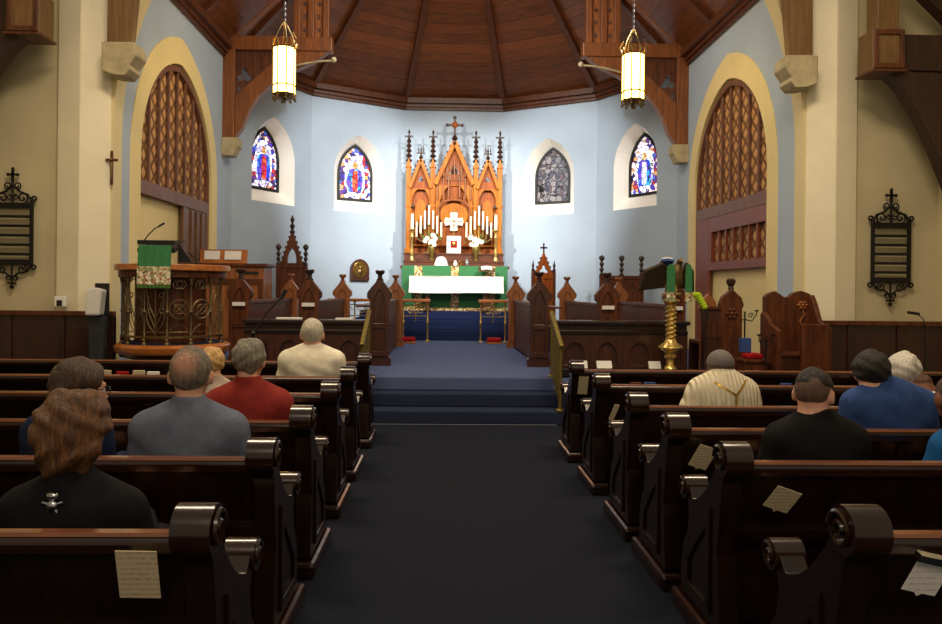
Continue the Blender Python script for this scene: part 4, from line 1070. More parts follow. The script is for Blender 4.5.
# little stand with red cushion between the seats
t = thing('prayer_desk', 'low wooden prayer desk with red cushion between the two carved seats', 'prayer desk', (3.63, 8.42, ZC))
MB().box(-.11, .16, -.12, .12, 0, .24).build('box_base', 'stall', t, .008)
MB().box(-.13, .18, -.14, .14, .24, .28).build('box_top', 'stall', t, .01)
MB().box(-.07, .12, -.10, .10, .282, .345).build('red_cushion', 'red_cloth', t, .02)
o = MB().box(-.05, .06, -.05, .06, 0, .17).build('blue_book', 'bluebook', loc=(3.60, 8.50, ZC + .347), bevel=.006); tag(o, 'blue book box standing on the red prayer desk cushion', 'book')
def iron_stand(label, x, y, h, arm):
    t = thing('iron_stand', label, 'iron stand', (x, y, ZC))
    mb = MB()
    for k in range(3):
        a = 2 * pi * k / 3 + pi / 6; mb.tube([(0, 0, .12), (.06 * cos(a), .06 * sin(a), .08), (.10 * cos(a), .10 * sin(a), 0.008)], .008, 6)
    mb.build('tripod_foot', 'iron', t)
    MB().cyl((0, 0, .1), (0, 0, h), .010).build('pole', 'iron', t)
    mb = MB()
    for s_ in (-1, 1):
        mb.tube([(0, 0, h - .10), (s_ * arm * .6, 0, h - .12), (s_ * arm, 0, h - .04), (s_ * arm, 0, h)], .007, 6)
        mb.tube(spiral((s_ * arm * .5, h - .05), .035, .01, 0, 1.2 * s_), .006, 5)
        mb.lathe([(.01, 0), (.03, .015), (.03, .02)], (s_ * arm, 0, h), 10)
    mb.build('scroll_arms', 'iron', t)
iron_stand('thin black iron stand with two arms behind the red cushion', 3.80, 8.98, .82, .15)
iron_stand('short grey iron stand with curled arms before the double-gabled bench', 3.71, 8.18, .56, .08)
# microphone by the right hymn board
t = thing('side_microphone', 'small black microphone on a thin boom below the right hymn board', 'microphone', (5.86, 8.60, 0))
MB().lathe([(.13, 0), (.13, .02), (.015, .035)], (0, 0, 0), 16).build('base', 'black', t)
MB().cyl((0, 0, .02), (0, 0, 1.10), .009).build('pole', 'black', t)
MB().tube([(0, 0, 1.09), (-.03, 0, 1.22), (-.10, 0, 1.28)], .006, 8).build('boom', 'black', t)
MB().tube([(-.08, 0, 1.28), (-.22, 0, 1.30)], .018, 10).build('capsule', 'black', t)

# hanging lanterns
def lantern(label, x, y):
    zt, zb = 5.18, 4.40; r = .165
    t = thing('hanging_lantern', label, 'lantern', (x, y, 0)); n = 8
    rr = lambda k: (r * cos(2 * pi * k / n + pi / 8), r * sin(2 * pi * k / n + pi / 8))
    mb = MB(); 
    for k in range(n):
        a, b = rr(k), rr(k + 1); mb.add([(a[0], a[1], zb + .05), (b[0], b[1], zb + .05), (b[0], b[1], zt - .03), (a[0], a[1], zt - .03)], [(0, 1, 2, 3)])
    mb.build('glass_body', 'lantern_glass', t)
    mb = MB()
    for k in range(n):
        a = rr(k); mb.tube([(a[0] * 1.03, a[1] * 1.03, zb), (a[0] * 1.03, a[1] * 1.03, zt)], .011, 5)
    for z in (zb + .05, zb + .18, zt - .03): mb.tube([(p[0] * 1.03, p[1] * 1.03, z) for p in [rr(k) for k in range(n)]], .013, 5, closed=True)
    mb.build('metal_frame', 'brass_dull', t)
    MB().lathe([(0, -.03), (.12, -.02), (.165, .05), (.16, .06), (0, .06)], (0, 0, zb), 8, smooth=False).build('base_plate', 'brass_dull', t)
    for k in range(n):
        a = rr(k); MB().ball((a[0], a[1], zb - .025), .022, 6, 5).build('drop_finial', 'brass_dull', t)
        MB().ball((a[0] * 1.08, a[1] * 1.08, zt + .03), (.022, .022, .05), 6, 5).build('top_finial', 'brass_dull', t)
    MB().ball((0, 0, zb - .05), .03, 8, 6).build('drop_finial', 'brass_dull', t)
    mb = MB()
    for k in range(4):
        a = rr(2 * k); mb.tube([(a[0], a[1], zt), (a[0] * .75, a[1] * .75, zt + .16), (a[0] * .2, a[1] * .2, zt + .34)], .008, 6)
        c = rr(2 * k + 1); mb.tube([(c[0], c[1], zt), (c[0] * 1.25, c[1] * 1.25, zt + .10), (c[0] * .9, c[1] * .9, zt + .2)], .006, 5)
    mb.lathe([(.03, 0), (.04, .02), (.01, .06)], (0, 0, zt + .32), 8); mb.build('hanger', 'brass_dull', t)
    ztop = ZW + .06 + (ZR - ZW - .06) * (1 - abs(x - CX) / (CX - XL)) - .02
    mb = MB(); z = zt + .38; i = 0
    while z < ztop:
        q = [(.012 * cos(a), 0, z + .02 + .026 * sin(a)) if i % 2 == 0 else (0, .012 * cos(a), z + .02 + .026 * sin(a)) for a in [2 * pi * k / 8 for k in range(8)]]
        mb.tube(q, .004, 4, closed=True); z += .042; i += 1
    mb.build('chain', 'iron', t)
lantern('glowing amber glass lantern hanging at left of the chancel', -2.45, 11.0)
lantern('glowing amber glass lantern hanging at right of the chancel', 2.88, 11.0)
# ================================================================== pews
# local frame: x = 0 is the aisle end and the pew runs towards +x; y = 0 is the back of the top rail, +y the altar
PEW_H = .825
def end_profile():
    """side outline (y, z) of a pew end: raked back, scroll head, dipping arm with a curl, plinth"""
    pts = [(.02, .10), (.06, .42), (.0, .74)]
    pts += [(-.005 + .064 * cos(a), .835 + .064 * sin(a)) for a in [R(210 - 15 * i) for i in range(0, 16)]]
    for i in range(1, 8):                        # swoop down to the arm
        t = i / 8; pts.append((.075 + .32 * t, .80 - .235 * (sin(t * pi / 2) ** .8)))
    pts += [(.45 + .047 * cos(a), .60 + .047 * sin(a)) for a in [R(140 - 20 * i) for i in range(0, 14)]]
    pts += [(.40, .50), (.42, .40), (.47, .34), (.50, .24), (.50, .10)]
    return pts
def make_pew(L, side, name_label):
    """side = -1: pew to the left of the aisle (its +x local runs to the left)"""
    t = thing('pew', name_label, 'pew'); m = side
    def X(a, b): return (min(m * a, m * b), max(m * a, m * b))
    def pew_end(x0, x1, aisle):
        e = MB().prism(end_profile(), 'x', *X(x0, x1)).build('pew_end', 'pew', t, .012)
        MB().box(*X(x0 - .03, x1 + .03), -.02, .58, 0, .085).build('plinth', 'pew_h', e, .022)
        mb = MB().cyl((m * (x0 - .012), -.005, .835), (m * (x1 + .012), -.005, .835), .073, n=36)
        mb.tube([(m * (x0 - .018), -.005 + q[1], .835 + q[2]) for q in spiral((0, 0), .060, .012, 0, 1.6, 'yz')], .008, 5)
        mb.build('scroll_head', 'pew_h', e)
        mb = MB().cyl((m * (x0 - .012), .45, .60), (m * (x1 + .008), .45, .60), .055, n=30)
        mb.tube([(m * (x0 - .015), .45 + q[1], .60 + q[2]) for q in spiral((0, 0), .046, .01, 0, 1.5, 'yz')], .007, 5)
        mb.build('arm_scroll', 'pew_h', e)
        if aisle:
            MB().prism([(.12, .14), (.42, .14), (.42, .30), (.27, .46), (.12, .60)], 'x', *X(x0 - .012, x0), holes=[[(.16, .18), (.38, .18), (.38, .28), (.27, .40), (.16, .50)]]).build('end_moulding', 'pew', e, .004)
    pew_end(0, .085, True); pew_end(L - .085, L, False)
    a, b = .086, L - .086
    # raked back, thin
    MB().prism([(.0, .77), (.028, .77), (.165, .30), (.165, .10), (.137, .10), (.137, .30)], 'x', *X(a, b)).build('back_panel', 'pew', t)
    r_ = MB().prism([(-.018, .765), (.04, .765), (.044, .80), (.036, .815), (-.012, .815), (-.022, .80)], 'x', *X(a + .013, b - .013)).build('top_rail', 'pew_h', t, .006)
    MB().prism([(-.014, .815), (.032, .815), (.026, .825), (-.008, .825)], 'x', *X(a + .013, b - .013)).build('highlight_edge', 'rail_highlight', r_)  # pale strip drawn as the highlight along the rail
    MB().prism([(.060, .47), (.088, .47), (.073, .53), (.046, .53)], 'x', *X(a, b)).build('back_moulding', 'pew', t, .004)
    MB().prism([(.165, .40), (.53, .43), (.54, .445), (.53, .46), (.165, .44)], 'x', *X(a, b)).build('seat', 'pew_h', t, .006)
    MB().box(*X(a, b), .47, .495, .0, .41).build('seat_front', 'pew', t)
    n = 4
    for k in range(1, n):
        x = a + (b - a) * k / n
        MB().prism([(-.012, .75), (.012, .75), (.137, .30), (.137, .10), (.115, .10), (.115, .30)], 'x', *X(x - .04, x + .04)).build('back_stile', 'pew', t, .004)
    return t
LEFT_Y = [2.06, 2.96, 3.78, 4.77, 5.69, 6.85]
RIGHT_Y = [2.06, 2.93, 3.63, 4.35, 5.33, 6.33]
XLp, XRp = -.70, 1.135
Ll = ['dark pew left of the aisle holding brown-haired person in black, cream sheet behind',
      'dark pew left of the aisle holding the person in the grey-blue polo shirt',
      'dark pew left of the aisle holding the grey-haired person in the red polo shirt',
      'dark pew left of the aisle holding the small blonde-haired person',
      'dark pew left of the aisle holding the white-haired person in the cream polo shirt',
      'empty foremost dark pew left of the aisle, just below the pulpit']
Lr = ['nearest dark pew right of the aisle, empty, white card on its back',
      'dark pew right of the aisle holding the person in the black jacket',
      'dark pew right of the aisle holding the dark-haired person in the blue shirt',
      'dark pew right of the aisle holding the person in the cream vestment',
      'dark pew right of the aisle holding the white-haired person',
      'empty foremost dark pew right of the aisle, below the brass eagle lectern']
pl = make_pew(4.75, -1, Ll[0]); pr = make_pew(4.75, 1, Lr[0])
pl['group'] = pr['group'] = 'dark pews in two blocks'
XLs = [-.645, -.685, -.685, -.695, -.70, -.70]; XRs = [1.17, 1.155, 1.145, 1.14, 1.14, 1.14]
pl.location = (XLs[0], LEFT_Y[0], 0); pr.location = (XRs[0], RIGHT_Y[0], 0)
for k in range(1, 6):
    copy_tree(pl, Ll[k], None, (XLs[k], LEFT_Y[k], 0)); copy_tree(pr, Lr[k], None, (XRs[k], RIGHT_Y[k], 0))

def back_y(z):       # rear surface of a pew back at height z, local y
    return .0 + (.77 - z) * .137 / .47
def card(x, Yrow, z, w, h, tilt, lean, mat, label, cat='card', holder=False):
    """card held on the raked back; tilt turns it in its plane, lean tips its top towards the nave"""
    rot = Matrix.Rotation(R(lean), 4, 'X') @ Matrix.Rotation(R(tilt), 4, 'Y')
    y = Yrow + back_y(z) - .07 - abs(sin(R(lean - 16))) * h * .5
    pts = [(-w / 2, -h / 2), (-.012, -h / 2), (0, -h / 2 - .012), (.012, -h / 2), (w / 2, -h / 2), (w / 2, h / 2), (-w / 2, h / 2)] if holder or lean > 20 else [(-w / 2, -h / 2), (w / 2, -h / 2), (w / 2, h / 2), (-w / 2, h / 2)]
    mb = MB().prism(pts, 'y', -.0015, .0015).xf(rot)
    if holder:
        t = thing('service_card', label, cat, (x, y, z))
        mb.build('card', mat, t)
        MB().box(-w / 2 - .01, w / 2 + .01, -.012, .012, h / 2 + .006, h / 2 + .028).xf(rot).build('metal_clip', 'silver', t)
    else:
        tag(mb.build('hanging_slip' if w < .05 else 'service_card', mat, loc=(x, y, z)), label, cat)
def xat(px, Y): return (px - VX) * Y / F
card(xat(158, 2.1), 2.06, H - (558 - VY) * 2.1 / F, .112, .150, 1, 16, 'paper', 'cream printed sheet standing on the back of the nearest left pew', 'sheet')
card(xat(914, 2.1), 2.06, H - (562 - VY) * 2.1 / F, .105, .10, 14, 20, 'paper_white', 'white card in a metal holder on the back of the nearest right pew', holder=True)
card(xat(776, 2.98), 2.93, H - (488 - VY) * 2.98 / F, .115, .11, 22, 26, 'paper', 'tilted cream card on the pew back behind the black-jacketed person')
card(xat(699, 3.68), 3.63, H - (448 - VY) * 3.68 / F, .10, .13, 20, 22, 'paper', 'tilted cream card on the pew back behind the blue-shirted person')
card(xat(582.5, 6.36), 6.33, H - (380 - VY) * 6.36 / F, .085, .165, 2, 16, 'paper', 'tall cream card on the back of the foremost right pew')
card(xat(610.5, 4.4), 4.35, H - (404 - VY) * 4.4 / F, .03, .11, 14, 25, 'paper', 'narrow cream slip on the pew back behind the cream vestment')
# hymn books in the racks of the two foremost pews
def rack(Yrow, x0, x1, label):
    z = .60; y = Yrow + back_y(z) - .06
    t = thing('book_rack', label, 'book rack', (x0, y, z))
    MB().box(0, x1 - x0, -.11, -.0, -.012, 0).build('shelf', 'pew', t)
    MB().box(0, x1 - x0, -.115, -.105, -.012, .06).build('front_bar', 'pew_h', t)
    return y
y = rack(6.85, -3.4, -1.2, 'narrow dark book rack on the back of the foremost left pew')
for k, (px, m, l) in enumerate(((96, 'white_plastic', 'small white booklet in the left book rack, furthest left'), (111, 'paper', 'cream hymn book in the left book rack, second from left'), (128, 'red_cloth', 'red hymn book in the left book rack, third from left'), (144, 'paper', 'cream hymn book in the left book rack, fourth from left'), (158, 'paper_white', 'white hymn book in the left book rack, furthest right'))):
    h = .125 + .01 * (k % 2); o = MB().box(-.055, .055, -.03, .0, 0, h).build('hymn_book', m, loc=(xat(px, 6.8), y - .05, .601), bevel=.005); tag(o, l, 'hymn book', 'hymn books in the left rack')
y = rack(6.33, 1.4, 3.6, 'narrow dark book rack on the back of the foremost right pew')
for px, m, l in ((636, 'stall', 'brown hymn book in the right book rack, left of two'), (650, 'bluebook', 'blue hymn book in the right book rack, right of two'), (788, 'bluebook', 'bright blue book in the right book rack by the black-jacketed head')):
    o = MB().box(-.05, .05, -.03, .0, 0, .125).build('hymn_book', m, loc=(xat(px, 6.3), y - .05, .601), bevel=.005); tag(o, l, 'hymn book', 'hymn books in the right rack')
    if px > 700: o.location.x = min(o.location.x, 3.5)
# ================================================================== blended solids (people and the eagle)
def smin(a, b, k):
    h = np.maximum(k - np.abs(a - b), 0) / k
    return np.minimum(a, b) - h * h * k * .25
def smax(a, b, k): return -smin(-a, -b, k)
def cone(P, a, b, r1, r2):
    a, b = np.array(a, float), np.array(b, float); ba = b - a
    t = np.clip(((P - a) @ ba) / (ba @ ba), 0, 1)
    d = P - (a + t[..., None] * ba)
    return np.sqrt((d * d).sum(-1)) - (r1 + (r2 - r1) * t)
def ell(P, c, r):
    q = P - np.array(c, float); r = np.array(r, float)
    k0 = np.sqrt(((q / r) ** 2).sum(-1)); k1 = np.sqrt(((q / (r * r)) ** 2).sum(-1)) + 1e-9
    return k0 * (k0 - 1) / k1
def surface(f, lo, hi, res):
    """surface nets of f(P) = 0"""
    ax = [np.arange(lo[i], hi[i] + res, res) for i in range(3)]
    G = np.stack(np.meshgrid(*ax, indexing='ij'), -1); V = f(G); ins = V < 0
    nx, ny, nz = V.shape
    cnt = np.zeros((nx - 1, ny - 1, nz - 1)); acc = np.zeros((nx - 1, ny - 1, nz - 1, 3))
    offs = [(i, j, k) for i in (0, 1) for j in (0, 1) for k in (0, 1)]
    def sl(o): return (slice(o[0], nx - 1 + o[0]), slice(o[1], ny - 1 + o[1]), slice(o[2], nz - 1 + o[2]))
    for o in offs:
        for d in range(3):
            if o[d]: continue
            p = list(o); p[d] = 1
            va, vb = V[sl(o)], V[sl(p)]; cr = (va < 0) != (vb < 0)
            t = np.where(cr, va / np.where(cr, va - vb, 1), 0)
            pos = np.array(o, float) + t[..., None] * np.eye(3)[d]
            acc += np.where(cr[..., None], pos, 0); cnt += cr
    act = cnt > 0; idx = -np.ones(act.shape, int); idx[act] = np.arange(act.sum())
    base = np.stack(np.nonzero(act), -1)
    verts = (base + acc[act] / cnt[act][:, None]) * res + np.array(lo)
    faces = []
    for d in range(3):
        e1, e2 = [i for i in range(3) if i != d]
        A = np.moveaxis(ins, (d, e1, e2), (0, 1, 2)); I = np.moveaxis(idx, (d, e1, e2), (0, 1, 2))
        cr = A[:-1, 1:-1, 1:-1] != A[1:, 1:-1, 1:-1]
        i, j, k = np.nonzero(cr); flip = A[i, j + 1, k + 1]
        q = np.stack([I[i, j, k], I[i, j + 1, k], I[i, j + 1, k + 1], I[i, j, k + 1]], -1)
        if d == 1: flip = ~flip
        q[~flip] = q[~flip][:, ::-1]; faces.append(q)
    return verts, np.concatenate(faces)
def sdf_mesh(name, f, lo, hi, res, mat, parent=None, extra=()):
    v, q = surface(f, lo, hi, res); vs = v.tolist(); fs = q.tolist()
    for (v2, q2) in extra:
        b = len(vs); vs += v2.tolist(); fs += (q2 + b).tolist()
    me = bpy.data.meshes.new(name); me.from_pydata(vs, [], fs); me.polygons.foreach_set('use_smooth', [True] * len(fs))
    me.materials.append(M[mat] if isinstance(mat, str) else mat); me.update()
    o = bpy.data.objects.new(name, me); C.objects.link(o)
    if parent is not None: o.parent = parent
    return o

# eagle with raised wings on the lectern (built round the lectern's own origin), turned a little to its left
EX = .075
def eagle(P):
    d = ell(P, (EX, .02, 1.24), (.06, .075, .14))
    d = smin(d, cone(P, (EX, .0, 1.32), (EX + .015, -.03, 1.40), .046, .032), .05)
    d = smin(d, ell(P, (EX + .02, -.045, 1.425), (.036, .046, .034)), .02)
    d = smin(d, cone(P, (EX + .03, -.08, 1.422), (EX + .05, -.112, 1.40), .016, .006), .012)
    d = smin(d, cone(P, (EX, .06, 1.18), (EX, .14, 1.06), .06, .03), .05)
    for s in (-1, 1): d = smin(d, cone(P, (EX * .7 + s * .035, .0, 1.15), (s * .035, .0, 1.06), .028, .02), .03)
    return d
sdf_mesh('eagle_body', eagle, (-.14, -.2, 1.0), (.24, .24, 1.5), .008, 'brass_dull', eag)
for s in (-1, 1):
    ax, bx_, tip = (.02, -.10, -.36) if s < 0 else (.13, .20, .285)
    def wing(P):
        d = cone(P, (ax, .05, 1.30), (bx_, .05, 1.385), .03, .020)
        d = smin(d, cone(P, (bx_, .05, 1.385), (tip * .75 + bx_ * .25, .06, 1.30), .020, .014), .03)
        d = smin(d, cone(P, (tip * .75 + bx_ * .25, .06, 1.30), (tip, .07, 1.07), .014, .008), .03)
        for k in range(15):
            t = k / 14; x0 = bx_ + (tip * .75 + bx_ * .25 - bx_) * t; x1 = ax + (tip - ax) * t
            d = smin(d, cone(P, (x0, .055, 1.375 - .08 * t), (x1, .065, 1.13 - .05 * t), .024, .016), .014)
        return d
    sdf_mesh('wing', wing, (-.45, -.04, .98), (.36, .14, 1.46), .009, 'wing_bronze', eag)
o = MB().prism([(-.075, 0), (0, .012), (.075, 0), (.075, .03), (0, .045), (-.075, .03)], 'y', -.10, .10).build('lectern_bible', 'bluebook', loc=(LX - .005, LY + .20, ZC + 1.385)); o.rotation_euler = (R(-22), 0, 0)
MB().prism([(-.07, .032), (0, .047), (.07, .032), (.07, .05), (0, .062), (-.07, .05)], 'y', -.09, .09).build('pages', 'paper_white', o)
tag(o, 'open bible lying across the wings of the brass eagle lectern', 'book')
for s, w, x0, hw in ((-1, 'left', -.045, .053), (1, 'right', .165, .042)):
    mb = MB(); mb.prism([(x0 - hw, 1.055), (x0 + hw, 1.055), (x0 + hw * .9, 1.33), (x0 + hw * .5, 1.38), (x0 - hw * .5, 1.38), (x0 - hw * .9, 1.33)], 'y', -.142, -.135)
    o = mb.build('bookmark_ribbon', 'green_cloth', loc=(LX, LY, ZC), bevel=.002); tag(o, 'wide green ribbon with cream end hanging %s of the eagle head' % w, 'ribbon')
    MB().box(x0 - hw, x0 + hw, -.143, -.134, .945, 1.055).build('cream_end', 'embroid', o, .002)

# ------------------------------------------------------------------ seated people
def skin_mat(name, c):
    m, nt, b = new_mat(name); f = noise(nt, coords(nt), 18, 3)
    nt.links.new(ramp(nt, f, [(.3, rgb(*[x * .9 for x in c])), (.7, rgb(*c))]), b.inputs['Base Color'])
    b.inputs['Roughness'].default_value = .55; b.inputs['Subsurface Weight'].default_value = .08
    b.inputs['Subsurface Radius'].default_value = (.02, .008, .004); return m
def hair_mat(name, c1, c2, sc=(60, 60, 9)):
    m, nt, b = new_mat(name); f = noise(nt, coords(nt, sc), 1.0, 5, .65)
    nt.links.new(ramp(nt, f, [(.3, rgb(*c1)), (.72, rgb(*c2))]), b.inputs['Base Color'])
    b.inputs['Roughness'].default_value = .5; bump(nt, b, f, .9, .02); return m
SK = {'fair': skin_mat('fair skin', (222, 168, 140)), 'brown': skin_mat('brown skin', (132, 82, 56)), 'dark': skin_mat('dark brown skin', (88, 54, 38))}

def person(label, X, Y, zt, zs, sw, skin, shirt, sleeve, hair, hair_m, yaw=0, bow=0, hx=0, hf=0.0, hs=1.06, lean=0.0, pants=(34, 34, 42), collar=True, wide=1.0, rz=0, group=None, seat=.467, lk=1.0):
    """X, Y: seat point; zt head top, zs shoulder top, sw half shoulder width, hf head forward of the shoulders"""
    t = thing('person', label, 'person', (X, Y, 0), R(rz))
    ys = lean; zp = seat + .105
    hc = np.array((hx, ys + .015 + hf, zt - .112 * hs))
    Rm = np.array((Matrix.Rotation(R(yaw), 3, 'Z') @ Matrix.Rotation(R(-bow), 3, 'X')))
    def L(P): return (P - hc) @ Rm / hs                     # into head space
    def HW(p): return tuple(hc + Rm @ (np.array(p) * hs))
    nb = HW((0, -.025, -.075))
    def torso(P, g=0.0):
        d = ell(P, (0, 0, zp), (.175 * wide + g, .135 + g, .11 + g))
        d = smin(d, ell(P, (0, ys * .5 - .005, (zp + zs) / 2 - .02), (sw * .74 + g, .118 + g, (zs - zp) * .62)), .09)
        d = smin(d, ell(P, (0, ys - .005, zs - .15), (sw * .80 + g, .118 + g, .15)), .07)
        for s in (-1, 1): d = smin(d, cone(P, (0, ys, zs - .075), (s * (sw - .065), ys, zs - .105), .066 + g, .060 + g), .06)
        for s in (-1, 1):
            d = smin(d, cone(P, (hx * .3, ys - .005, zs - .02), (s * (sw - .085), ys, zs - .085), .05 + g, .05 + g), .05)
        return d
    el = [np.array((s * (sw - .01), ys + .05, max(zs - .34, seat + .17))) for s in (-1, 1)]
    wr = [np.array((s * .11, ys + .30 - .6 * (1 - lk), seat + .20)) for s in (-1, 1)]
    sh = [np.array((s * (sw - .055), ys, zs - .115)) for s in (-1, 1)]
    def arms(P, g=0.0, part=1.0):
        d = None
        for i in (0, 1):
            e = sh[i] + (el[i] - sh[i]) * min(1, part * 1.0)
            a = cone(P, sh[i], e, .060 + g, (.060 - .012 * part) + g)
            if part >= 1: a = smin(a, cone(P, el[i], wr[i], .046 + g, .030 + g), .03)
            d = a if d is None else np.minimum(d, a)
        return d
    def head(P):
        Q = L(P)
        d = ell(Q, (0, -.012, .018), (.076, .093, .092))
        d = smin(d, ell(Q, (0, .028, -.045), (.056, .062, .062)), .04)
        d = smin(d, cone(Q, (0, .088, -.005), (0, .112, -.03), .010, .014), .012)         # nose
        d = smin(d, cone(Q, (-.02, .088, -.066), (.02, .088, -.066), .008, .008), .008)    # lips
        d = smin(d, cone(Q, (-.04, .075, .022), (.04, .075, .022), .012, .012), .012)      # brow
        for s in (-1, 1):
            d = smin(d, ell(Q, (s * .080, -.008, -.012), (.012, .024, .034)), .012)         # ears
            d = smax(d, -ell(Q, (s * .032, .088, .0), (.015, .012, .010)), .008)            # eye sockets
        return d * hs
    def neck(P): return cone(P, (hx * .3, ys - .01, zs - .06), nb, .060, .053)
    def legs(P, g=0.0):
        d = None
        for s in (-1, 1):
            a = cone(P, (s * .10, .02, seat + .085), (s * .12, .40 * lk, seat + .075), .083 + g, .058 + g)
            a = smin(a, cone(P, (s * .12, .40 * lk, seat + .07), (s * .12, .38 * lk - .03 * (lk < 1), .10), .056 + g, .038 + g), .03)
            d = a if d is None else np.minimum(d, a)
        return d
    fk = lk if lk == 1 else lk - .11
    def feet(P):
        d = None
        for s in (-1, 1):
            a = smin(cone(P, (s * .12, .37 * fk, .055), (s * .13, .37 * fk + .16, .035), .045, .034), cone(P, (s * .12, .38 * fk, .12), (s * .12, .37 * fk, .055), .038, .042), .03)
            d = a if d is None else np.minimum(d, a)
        return d
    def body(P):
        d = torso(P, -.012)
        d = smin(d, arms(P, -.010), .03)
        d = smin(d, neck(P), .035)
        d = smin(d, head(P), .03)
        return smin(d, legs(P, -.012), .04)
    # hands: palm, four fingers of unequal length, thumb from the side of the palm
    hands = []
    for i, s in ((0, -1), (1, 1)):
        w = wr[i]; fwd = np.array((-s * .35, .85, -.25)); fwd /= np.linalg.norm(fwd); side = np.array((-s * .9, -.35, 0.)); side /= np.linalg.norm(side); dn = np.array((0, 0, -1.))
        def hand(P, w=w, fwd=fwd, side=side):
            d = cone(P, w, w + fwd * .03, .026, .026)
            for q in (-.022, 0, .022): d = smin(d, cone(P, w + fwd * .03 + side * q * .6, w + fwd * .085 + side * q, .016, .013), .015)
            for q, ln in ((-.031, .055), (-.0105, .068), (.0105, .074), (.031, .066)):
                k0 = w + fwd * .085 + side * q; k1 = k0 + fwd * ln * .55 + dn * .008; k2 = k1 + fwd * ln * .4 + dn * .024
                d = smin(d, np.minimum(cone(P, k0, k1, .0092, .0085), cone(P, k1, k2, .0085, .007)), .004)
            k0 = w + fwd * .035 + side * .026; k1 = k0 + fwd * .03 + side * .028; k2 = k1 + fwd * .034 + side * .006
            return smin(d, np.minimum(cone(P, k0, k1, .012, .0105), cone(P, k1, k2, .0105, .0085)), .006)
        lo = w - .06; hi = w + np.array((.06, .24, .06)); lo[0] -= .1; hi[0] += .1
        hands.append(surface(hand, lo, hi, .0055))
    xm = sw + .12
    bd = sdf_mesh('body', body, (-xm, -.26, .06), (xm, .58 + max(0, ys), zt + .06), .0125, SK[skin], t, hands)
    # clothing
    sp = {'short': .72, 'long': 1.0}[sleeve]
    def clothes(P):
        g = .006 * np.sin(P[..., 2] * 46 + P[..., 0] * 22) * np.clip((zs - .12 - P[..., 2]) * 8, 0, 1)
        d = smin(torso(P, .006), arms(P, .010, sp), .04) + g
        if collar:
            a_, b_ = np.array((hx * .3, ys - .012, zs - .04)), np.array(nb)
            top = a_ + (b_ - a_) * .95
            c = smax(cone(P, a_, top, .080, .070), -(cone(P, a_, np.array(nb), .060, .054)), .006)
            c = np.maximum(c, (P - top) @ ((b_ - a_) / np.linalg.norm(b_ - a_)))
            d = smin(d, c, .006)
        d = smin(d, ell(P, (0, .0, zp - .05), (.18 * wide, .14, .09)), .05)
        return np.maximum(d, seat + .004 - P[..., 2])
    if label.startswith('person in cream vestment'):
        base = clothes
        def clothes(P):
            d = base(P); fade = np.clip((zs - .14 - P[..., 2]) * 9, 0, 1)
            d = smin(d, ell(P, (0, ys * .5, zs - .33), (sw + .055, .15, .27)), .10)
            return np.maximum(d + .012 * np.sin(P[..., 0] * 105) * fade, seat + .004 - P[..., 2])
    sdf_mesh('shirt' if sleeve == 'short' else ('robe' if 'vestment' in label else 'jacket' if 'black' in label else 'shirt'), clothes, (-xm - .02, -.26, seat), (xm + .02, .44 + max(0, ys), zs + .12), .0125, shirt, t)
    pm = 'pants %d %d %d' % pants
    if pm not in M: M[pm] = fabric('dark trousers', pants, None, .9, 60, .2)
    sdf_mesh('trousers', lambda P: np.maximum(np.minimum(legs(P, .006), ell(P, (0, 0, zp - .03), (.168, .128, .085))), .11 - P[..., 2]), (-.3, -.2, .05), (.3, .55, seat + .25), .014, pm, t)
    if 'shoe' not in M: M['shoe'] = paint('black shoe leather', (20, 18, 17), .4)
    sdf_mesh('shoes', feet, (-.25, .28 * fk - .04, -.01), (.25, .62, .22), .011, 'shoe', t)
    for s in (-1, 1):
        p = HW((s * .032, .079, .0)); MB().ball(p, .0105 * hs, 10, 8).build('eye', 'white_plastic', t)
        p = HW((s * .032, .088, .0)); MB().ball(p, .005 * hs, 8, 6).build('iris', 'black', t)
    # hair
    rs = np.random.RandomState(int(abs(X) * 1000) % 9999); ph = rs.uniform(0, 6, 8)
    def clump(Q, a):
        return a * (np.sin(Q[..., 0] * 62 + ph[0] + 3 * np.sin(Q[..., 2] * 23 + ph[1])) * np.sin(Q[..., 2] * 48 + ph[2]) + .6 * np.sin(Q[..., 1] * 70 + ph[3] + Q[..., 0] * 40))
    def cut(Q, y1, z1, y2, z2):       # positive in front of / below the hairline
        n = np.array((-(z2 - z1), (y2 - y1))); n = n / np.linalg.norm(n)
        if n[1] < 0: n = -n
        return -((Q[..., 1] - y1) * n[0] + (Q[..., 2] - z1) * n[1])
    def hairf(P):
        Q = L(P)
        if hair == 'short': d = ell(Q, (0, -.014, .020), (.083, .101, .100)); d = smax(d, cut(Q, .078, .062, -.085, -.088), .015) + clump(Q, .0018)
        elif hair == 'thick': d = ell(Q, (0, -.018, .022), (.094, .112, .108)); d = smax(d, cut(Q, .082, .058, -.09, -.105), .02) + clump(Q, .0055)
        elif hair == 'big': d = smin(ell(Q, (0, -.020, .030), (.108, .120, .110)), ell(Q, (0, -.035, -.045), (.095, .092, .095)), .06); d = smax(d, cut(Q, .080, .055, -.045, -.16), .03) + clump(Q, .009)
        elif hair == 'bald':
            d = ell(Q, (0, -.014, .012), (.084, .100, .098)); d = smax(d, cut(Q, .055, .045, -.085, -.088), .012)
            d = smax(d, -ell(Q, (.005, -.105, .070), (.036, .040, .040)), .012) + clump(Q, .0016)
        elif hair == 'fade': d = ell(Q, (0, -.006, .028), (.080, .096, .094)); d = smax(d, .024 - Q[..., 2] - .12 * np.clip(Q[..., 1], -1, 1), .02) + clump(Q, .0015)
        elif hair == 'stubble': d = ell(Q, (0, -.012, .019), (.0785, .0955, .0945)); d = smax(d, cut(Q, .075, .064, -.085, -.08), .01)
        elif hair == 'cap':
